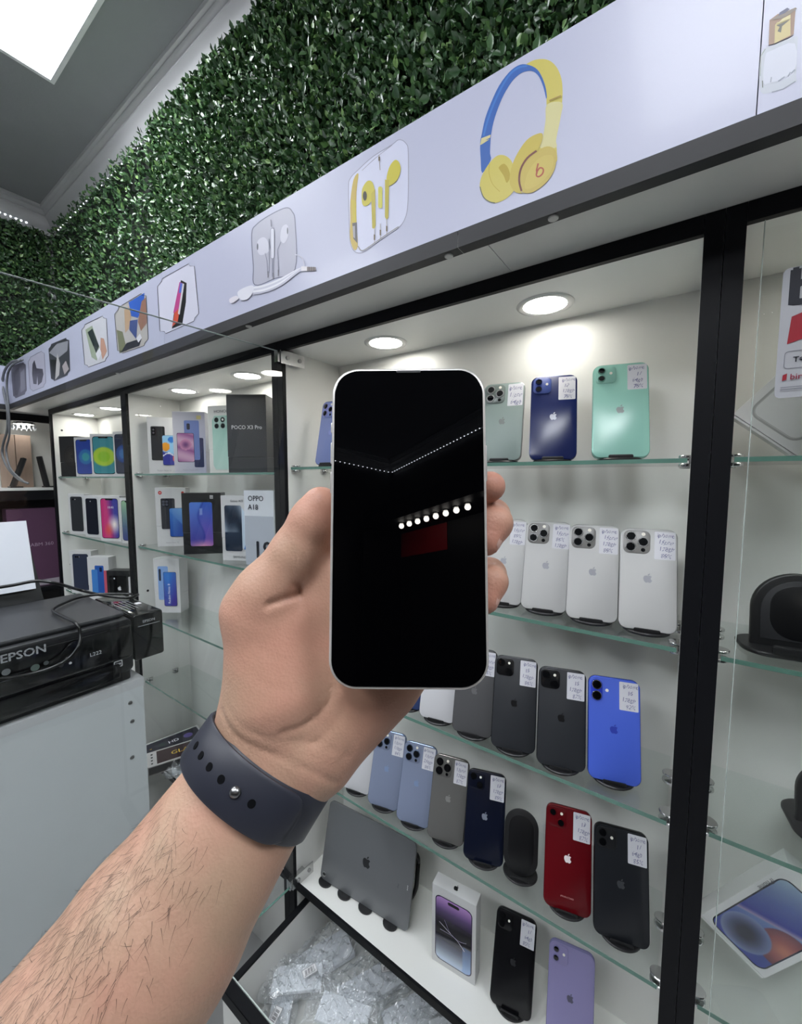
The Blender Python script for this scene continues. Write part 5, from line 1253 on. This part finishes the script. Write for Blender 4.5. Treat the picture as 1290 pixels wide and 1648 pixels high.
crease([(452, 858), (470, 876), (488, 900)], 0.0006, 0.0009); crease([(446, 866), (464, 884), (482, 908)], 0.0005, 0.0009)
crease([(395, 1010), (430, 1040), (470, 1060)], 0.0003, 0.001); crease([(388, 1050), (425, 1082), (475, 1100)], 0.0003, 0.001); crease([(560, 1120), (575, 1150), (570, 1190), (548, 1225)], 0.0004, 0.0012)
def surface_nets(F, org, h):
    nx, ny, nz = F.shape; I = F < 0
    c = [I[dx:nx - 1 + dx, dy:ny - 1 + dy, dz:nz - 1 + dz] for dx in (0, 1) for dy in (0, 1) for dz in (0, 1)]
    s = sum(x.astype(np.int8) for x in c); cells = np.argwhere((s > 0) & (s < 8))
    idx = -np.ones((nx - 1, ny - 1, nz - 1), np.int64); idx[tuple(cells.T)] = np.arange(len(cells))
    acc = np.zeros((len(cells), 3)); cnt = np.zeros(len(cells))
    cor = [(a, b, c_) for a in (0, 1) for b in (0, 1) for c_ in (0, 1)]
    val = {k: F[cells[:, 0] + k[0], cells[:, 1] + k[1], cells[:, 2] + k[2]].astype(np.float64) for k in cor}
    for k in cor:
        for ax in range(3):
            if k[ax] == 0:
                k2 = list(k); k2[ax] = 1; k2 = tuple(k2); a, b = val[k], val[k2]; m = (a < 0) != (b < 0)
                t = np.where(m, a / np.where(m, a - b, 1), 0); p = np.tile(np.array(k, float), (len(cells), 1)); p[:, ax] += t
                acc[m] += p[m]; cnt[m] += 1
    V = (cells + acc / cnt[:, None]) * h + np.array(org); Q = []
    for ax in range(3):
        sl = [slice(None)] * 3; sl2 = [slice(None)] * 3; sl[ax] = slice(0, -1); sl2[ax] = slice(1, None)
        A, B = I[tuple(sl)], I[tuple(sl2)]; e = np.argwhere(A != B); o1, o2 = [i for i in range(3) if i != ax]
        ok = (e[:, o1] > 0) & (e[:, o2] > 0) & (e[:, o1] < F.shape[o1] - 1) & (e[:, o2] < F.shape[o2] - 1); e = e[ok]
        def at_(d1, d2):
            q = e.copy(); q[:, o1] -= d1; q[:, o2] -= d2; return idx[q[:, 0], q[:, 1], q[:, 2]]
        q = np.stack([at_(1, 1), at_(0, 1), at_(0, 0), at_(1, 0)], 1); inside = A[tuple(e.T)]
        if ax == 1: inside = ~inside
        q[~inside] = q[~inside][:, ::-1]; Q.append(q)
    return V, np.concatenate(Q)
HV, HQ = surface_nets(FLD, (gx[0], gy[0], gz[0]), HS)
# light relaxation of the net
for it in range(3):
    S_ = np.zeros_like(HV); C_ = np.zeros(len(HV))
    for a in range(4):
        i, j = HQ[:, a], HQ[:, (a + 1) % 4]
        for k in range(3): S_[:, k] += np.bincount(i, HV[j, k], len(HV)) + np.bincount(j, HV[i, k], len(HV))
        C_ += np.bincount(i, minlength=len(HV)) + np.bincount(j, minlength=len(HV))
    HV = HV + (S_ / np.maximum(C_, 1)[:, None] - HV) * (0.5 if it % 2 == 0 else 0.35)
# skin
def skin_mat():
    m = mat('skin', (180, 140, 116), 0.48, spec=0.35); nt = m.node_tree; b = nt.nodes['Principled BSDF']
    tc = nt.nodes.new('ShaderNodeTexCoord')
    def noise(sc, det=4):
        n = nt.nodes.new('ShaderNodeTexNoise'); n.inputs['Scale'].default_value = sc; n.inputs['Detail'].default_value = det; nt.links.new(tc.outputs['Object'], n.inputs['Vector']); return n
    n1 = noise(26); n2 = noise(240, 3)
    r1 = nt.nodes.new('ShaderNodeValToRGB'); nt.links.new(n1.outputs['Fac'], r1.inputs[0]); e = r1.color_ramp.elements
    e[0].position = .30; e[0].color = (*lin((176, 148, 125)), 1); e[1].position = .72; e[1].color = (*lin((188, 142, 123)), 1)
    mx = nt.nodes.new('ShaderNodeMix'); mx.data_type = 'RGBA'; mx.blend_type = 'MULTIPLY'; mx.inputs['Factor'].default_value = .25
    r2 = nt.nodes.new('ShaderNodeValToRGB'); nt.links.new(n2.outputs['Fac'], r2.inputs[0]); r2.color_ramp.elements[0].color = (.62, .56, .52, 1); r2.color_ramp.elements[1].color = (1, 1, 1, 1)
    at = nt.nodes.new('ShaderNodeAttribute'); at.attribute_name = 'pink'
    pk = nt.nodes.new('ShaderNodeMix'); pk.data_type = 'RGBA'; pk.inputs['B'].default_value = (*lin((194, 130, 113)), 1)
    nt.links.new(at.outputs['Fac'], pk.inputs['Factor']); nt.links.new(r1.outputs[0], pk.inputs['A'])
    nt.links.new(pk.outputs['Result'], mx.inputs['A']); nt.links.new(r2.outputs[0], mx.inputs['B']); nt.links.new(mx.outputs['Result'], b.inputs['Base Color'])
    v = nt.nodes.new('ShaderNodeTexVoronoi'); v.inputs['Scale'].default_value = 700; nt.links.new(tc.outputs['Object'], v.inputs['Vector'])
    bp = nt.nodes.new('ShaderNodeBump'); bp.inputs['Strength'].default_value = .22; bp.inputs['Distance'].default_value = .0006
    nt.links.new(v.outputs['Distance'], bp.inputs['Height'])
    v2 = nt.nodes.new('ShaderNodeTexVoronoi'); v2.feature = 'DISTANCE_TO_EDGE'; v2.inputs['Scale'].default_value = 150
    n3 = noise(60, 3); ad = nt.nodes.new('ShaderNodeMix'); ad.data_type = 'VECTOR'; ad.inputs['Factor'].default_value = .03
    nt.links.new(tc.outputs['Object'], ad.inputs['A']); nt.links.new(n3.outputs['Color'], ad.inputs['B']); nt.links.new(ad.outputs['Result'], v2.inputs['Vector'])
    mr = nt.nodes.new('ShaderNodeMapRange'); mr.inputs['From Max'].default_value = .07; nt.links.new(v2.outputs['Distance'], mr.inputs['Value'])
    b2 = nt.nodes.new('ShaderNodeBump'); b2.inputs['Strength'].default_value = .10; b2.inputs['Distance'].default_value = .0004
    nt.links.new(mr.outputs[0], b2.inputs['Height']); nt.links.new(bp.outputs[0], b2.inputs['Normal']); nt.links.new(b2.outputs[0], b.inputs['Normal'])
    return m
org = cw(cpt(412, 1255, .209))
WV = (CAM + HV @ RCAM.T) - org
me = bpy.data.meshes.new('person')
me.vertices.add(len(WV)); me.vertices.foreach_set('co', WV.astype(np.float32).ravel())
me.loops.add(len(HQ) * 4); me.loops.foreach_set('vertex_index', HQ.astype(np.int32).ravel())
me.polygons.add(len(HQ)); me.polygons.foreach_set('loop_start', (np.arange(len(HQ)) * 4).astype(np.int32)); me.polygons.foreach_set('use_smooth', np.ones(len(HQ), bool))
me.update(calc_edges=True); me.materials.append(skin_mat())
# rosier skin on fingertips, ball of the thumb and heel of the hand
pink = np.zeros(len(HV))
for p_, rad_, k_ in ((cpt(*FIN['index'][-1][:3]), .016, .8), (cpt(*FIN['middle'][-1][:3]), .018, .8), (cpt(*FIN['ring'][-1][:3]), .018, .8), (cpt(516, 812, .2065), .016, .6), (cpt(455, 1050, .200), .030, .45), (cpt(610, 1150, .205), .030, .5)):
    pink = np.maximum(pink, k_ * np.exp(-(np.linalg.norm(HV - p_, axis=1) / rad_) ** 2))
pa = me.attributes.new('pink', 'FLOAT', 'POINT'); pa.data.foreach_set('value', pink.astype(np.float32))
hand = bpy.data.objects.new('person', me); COL.objects.link(hand); hand.location = org
tag(hand, 'bare forearm and left hand, palm toward the viewer, gripping the black phone', 'person')
# fingernails on the far side of the fingertips and thumb
M_NAIL = mat('nail', (222, 178, 164), 0.25, coat=0.4)
def nail(a, b, out, r):
    a, b = np.array(cpt(*a)), np.array(cpt(*b)); t = (b - a) / np.linalg.norm(b - a); o_ = np.array(out, float); o_ -= t * (o_ @ t); o_ /= np.linalg.norm(o_); s_ = np.cross(t, o_)
    vs = []; fs = []; n, m = 8, 6
    for j in range(m + 1):
        for i in range(n + 1):
            u = (i / n - .5) * 2; v = j / m
            w_ = r * .78 * math.sqrt(max(0.0, 1 - (2 * v - 1) ** 4)) * u
            p = b + t * (v - .75) * r * 1.5 + s_ * w_ + o_ * (math.sqrt(max(0, r * r - w_ * w_)) * 0.985 + .0004 - .25 * r * max(0, v - .6))
            vs.append(tuple(cw(p) - org))
    for j in range(m):
        for i in range(n): q = j * (n + 1) + i; fs.append((q, q + 1, q + n + 2, q + n + 1))
    k = MB(); k.v = vs; k.f = fs; o = obj('fingernail', k, M_NAIL, hand, smooth='all')
nail((504, 838, .2080), (516, 812, .2065), (-0.7, 0.35, -0.6), .0094)
for nm in ('index', 'middle', 'ring', 'pinky'):
    a, b = FIN[nm][-2], FIN[nm][-1]; nail(a[:3], b[:3], (1, 0.1, -0.1), b[3])
# arm hair: thin tapering strands as one piece
HN = np.zeros_like(WV); fn = np.cross(WV[HQ[:, 2]] - WV[HQ[:, 0]], WV[HQ[:, 3]] - WV[HQ[:, 1]])
for a in range(4):
    for k in range(3): HN[:, k] += np.bincount(HQ[:, a], fn[:, k], len(WV))
HN /= np.linalg.norm(HN, axis=1)[:, None] + 1e-12
r = np.random.default_rng(9)
A0, A1 = cpt(412, 1255, .209), cpt(62, 1790, .164); axd = (A1 - A0) / np.linalg.norm(A1 - A0)
tpos = (HV - A0) @ axd
wd_ = WD / np.linalg.norm(WD); lat = (HV - A0) @ wd_ - tpos * (axd @ wd_)
den = np.where(tpos > 0.020, np.clip(0.42 - lat / 0.034, 0.0, 1.2), 0) * np.clip(tpos / .05, 0.3, 1)
cand = np.argwhere(r.random(len(HV)) < den * 0.2).ravel()
axw, wdw = RCAM @ axd, RCAM @ wd_
vs = []; fs = []
for i in cand:
    n_ = HN[i]; L = r.uniform(.0035, .0085); dirv = axw * r.uniform(.35, 1.0) + wdw * r.uniform(-.2, .55) + r.normal(size=3) * .18
    dirv -= n_ * (dirv @ n_); dirv /= np.linalg.norm(dirv) + 1e-9; sd_ = np.cross(dirv, n_); o0 = len(vs); cv = r.normal() * .25
    for q in range(5):
        t = q / 4; p = WV[i] + dirv * L * t + n_ * (L * (.30 * t - .16 * t * t) + .0001) + sd_ * cv * L * t * t; wdt = .00008 * (1 - .8 * t)
        vs.append(tuple(p + sd_ * wdt)); vs.append(tuple(p - sd_ * wdt))
    for q in range(4): fs.append((o0 + 2 * q, o0 + 2 * q + 1, o0 + 2 * q + 3, o0 + 2 * q + 2))
hm = bpy.data.meshes.new('arm_hair'); hm.from_pydata(vs, [], fs); hm.update()
hr = obj('arm_hair', hm, mat('dark_hair', (62, 46, 37), 0.5), hand); hr['kind'] = 'stuff'

# ------------------------------------------------------------------ watch strap
BC = cpt(421, 1244, .2092); AX = cpt(258, 1492, .189) - cpt(420, 1247, .209); AX /= np.linalg.norm(AX)
BW = WD - AX * (WD @ AX); BW /= np.linalg.norm(BW); BN = np.cross(BW, AX); BN = BN if BN[2] > 0 else -BN
worg = cw(BC)
wt = thing('wrist_watch', 'dark navy rubber sport strap watch around the wrist', 'watch', tuple(worg))
def wp(phi, s, off): # point on the strap surface
    q = BW * ((.0338 + off) * math.cos(phi)) + BN * ((.0245 + off) * math.sin(phi)) + AX * (s + .0012)
    return tuple(RCAM @ q)
def strap(name, p0, p1, o0, o1, hw, n=64, round_start=0.0, closed=False):
    loops = []
    for k in range(n + (0 if closed else 1)):
        ph = p0 + (p1 - p0) * k / n; h_ = hw
        if round_start:
            e = abs(ph - p0) * .030
            if e < hw: h_ = hw * (0.40 + .60 * math.sqrt(max(0.0, 1 - (1 - e / hw) ** 2.6)))
        b = .0009
        loops.append([wp(ph, s, o) for s, o in ((-h_ + b, o0), (-h_, o0 + b), (-h_, o1 - b), (-h_ + b * 1.6, o1), (h_ - b * 1.6, o1), (h_, o1 - b), (h_, o0 + b), (h_ - b, o0))])
    if closed: loops.append(loops[0])
    return obj(name, MB().loops(loops, not closed), mat('navy_rubber', (40, 42, 52), 0.45, spec=0.4, noise=0.04, nscale=200), wt, smooth=True)
rad = math.radians
strap('inner_strap', 0, 2 * PI, .0002, .0021, .0118, 84, closed=True)
outer = strap('outer_strap', rad(50), rad(246), .0024, .0052, .0116, 64, round_start=1)
for ph in (87, 113, 126, 139, 152):
    c_ = np.array(wp(rad(ph), 0, .0052)); c2 = np.array(wp(rad(ph), 0, .0042)); ax = (c_ - c2) / np.linalg.norm(c_ - c2)
    m = MB().tube([tuple(c_ - ax * .002), tuple(c_ + ax * .00015)], .00185, 16)
    obj('strap_hole', m, mat('hole_dark', (8, 9, 12), 0.9, spec=0.1), outer)
c_ = np.array(wp(rad(100), 0, .0052)); c2 = np.array(wp(rad(100), 0, .0042)); ax = (c_ - c2) / np.linalg.norm(c_ - c2)
obj('clasp_pin', MB().tube([tuple(c_ - ax * .001), tuple(c_ + ax * .0006), tuple(c_ + ax * .0016), tuple(c_ + ax * .0020)], [.0024, .0025, .0019, .0006], 18), M_STEEL, outer, smooth='all')
# watch case on the back of the wrist
cc = np.array(wp(rad(270), 0, .004)); ux, uy = RCAM @ BW, RCAM @ AX
uz = -(RCAM @ BN)
case = obj('watch_case', MB().rplate(.038, .044, .010, -.005, .005, .003, 0, 0, 6), mat('watch_black', (20, 21, 24), .2, .6), wt, smooth=True)
mm_ = Matrix.Identity(4)
for i in range(3): mm_[i][0] = ux[i]; mm_[i][1] = -uz[i]; mm_[i][2] = uy[i]; mm_[i][3] = (cc + uz * .004)[i]
case.matrix_local = mm_

# ------------------------------------------------------------------ the held phone
PW, PH, PT = .0715, .1467, .0077
tilt, pyaw = rad(4.2), rad(-1.0)
fwd, upv, rgt = MC[2], -MC[1], MC[0]
zax = upv * math.cos(tilt) + fwd * math.sin(tilt); xax = rgt * math.cos(pyaw) + fwd * math.sin(pyaw); yax = np.cross(zax, xax)
ctr = cw(cpt(657.0, 844.0, .1855)) - zax * PH / 2
hp = thing('phone', 'black screened phone with pale frame held up in the hand', 'phone')
mm_ = Matrix.Identity(4)
for i in range(3): mm_[i][0] = xax[i]; mm_[i][1] = yax[i]; mm_[i][2] = zax[i]; mm_[i][3] = ctr[i]
hp.matrix_world = mm_
F_ST = mat('frame_starlight', (214, 210, 206), 0.3, 0.55)
obj('frame', MB().rplate(PW, PH, .0125, 0.0004, PT, .0012, 0, PH / 2, 10, 3), F_ST, hp, smooth=True)
M_SCREEN = mat('screen_glass', (2, 2, 3), 0.0, spec=0.5)
sc_ = obj('screen', MB().rplate(PW - .0026, PH - .0026, .0113, -0.0001, .003, .0003, 0, PH / 2, 10), M_SCREEN, hp)
obj('earpiece', MB().rplate(.0115, .0011, .0005, -0.0002, .001, 0, 0, PH - .0019, 3), mat('mesh_grey', (46, 46, 48), .6), hp)
obj('back_glass', MB().rplate(PW - .003, PH - .003, .011, PT - .0004, PT + .0003, .0002, 0, PH / 2, 8), finish('starlight', (228, 224, 218), True), hp, smooth=True)
for nm, z, h, sx in (('volume_button', .107, .010, -1), ('volume_button', .093, .010, -1), ('mute_switch', .119, .005, -1), ('power_button', .102, .017, 1)):
    obj(nm, MB().rplate(.0012, h, .0005, PT * .36, PT * .66, .0003, sx * (PW / 2 + .0002), z, 3), F_ST, hp, smooth=True)
# ================================================================== cabinets along the opposite wall of the shop (seen mirrored in the held phone)
op = thing('display_cabinet', 'black wall unit with a row of small lights behind the photographer', 'cabinet', (0, 0, 0))
OX = 1.33
bx('back_panel', M_DARKWALL, op, RX1 - 0.012, RX1 - 0.002, -3.2, -1.1, 0.9, 2.05)
bx('red_panel', mat('red_panel', (190, 26, 38), 0.5), op, RX1 - 0.016, RX1 - 0.0125, -3.16, -2.55, 1.85, 2.05)
bx('top_board', M_BLACK, op, OX, RX1 - 0.002, -3.2, -1.1, 2.06, 2.20)
bx('base', M_BLACK, op, OX, RX1 - 0.002, -3.2, -1.1, 0.0, 0.9)
for y in (-1.14, -1.70, -3.2):
    bx('post', M_BLACK, op, OX, RX1 - 0.013, y, y + 0.036, 0.9, 2.06)
M_GLOBE = mat_emit('globe_light', (255, 250, 240), 30)
for k in range(9):
    g = thing('globe_lamp', 'small globe lamp in the black wall unit behind the photographer', 'lamp', (1.45, -1.90 - 0.105 * k - (0.0 if k < 1 else 0.06), 2.06), group='globe lamps behind the photographer')
    obj('socket', MB().lathe([(0.022, 0), (0.022, -0.006), (0.016, -0.010)], n=16), M_CHROME, g, smooth=True)
    obj('globe', MB().ball((0, 0, -0.024), 0.020, n=14, m=8), M_GLOBE, g, smooth='all')
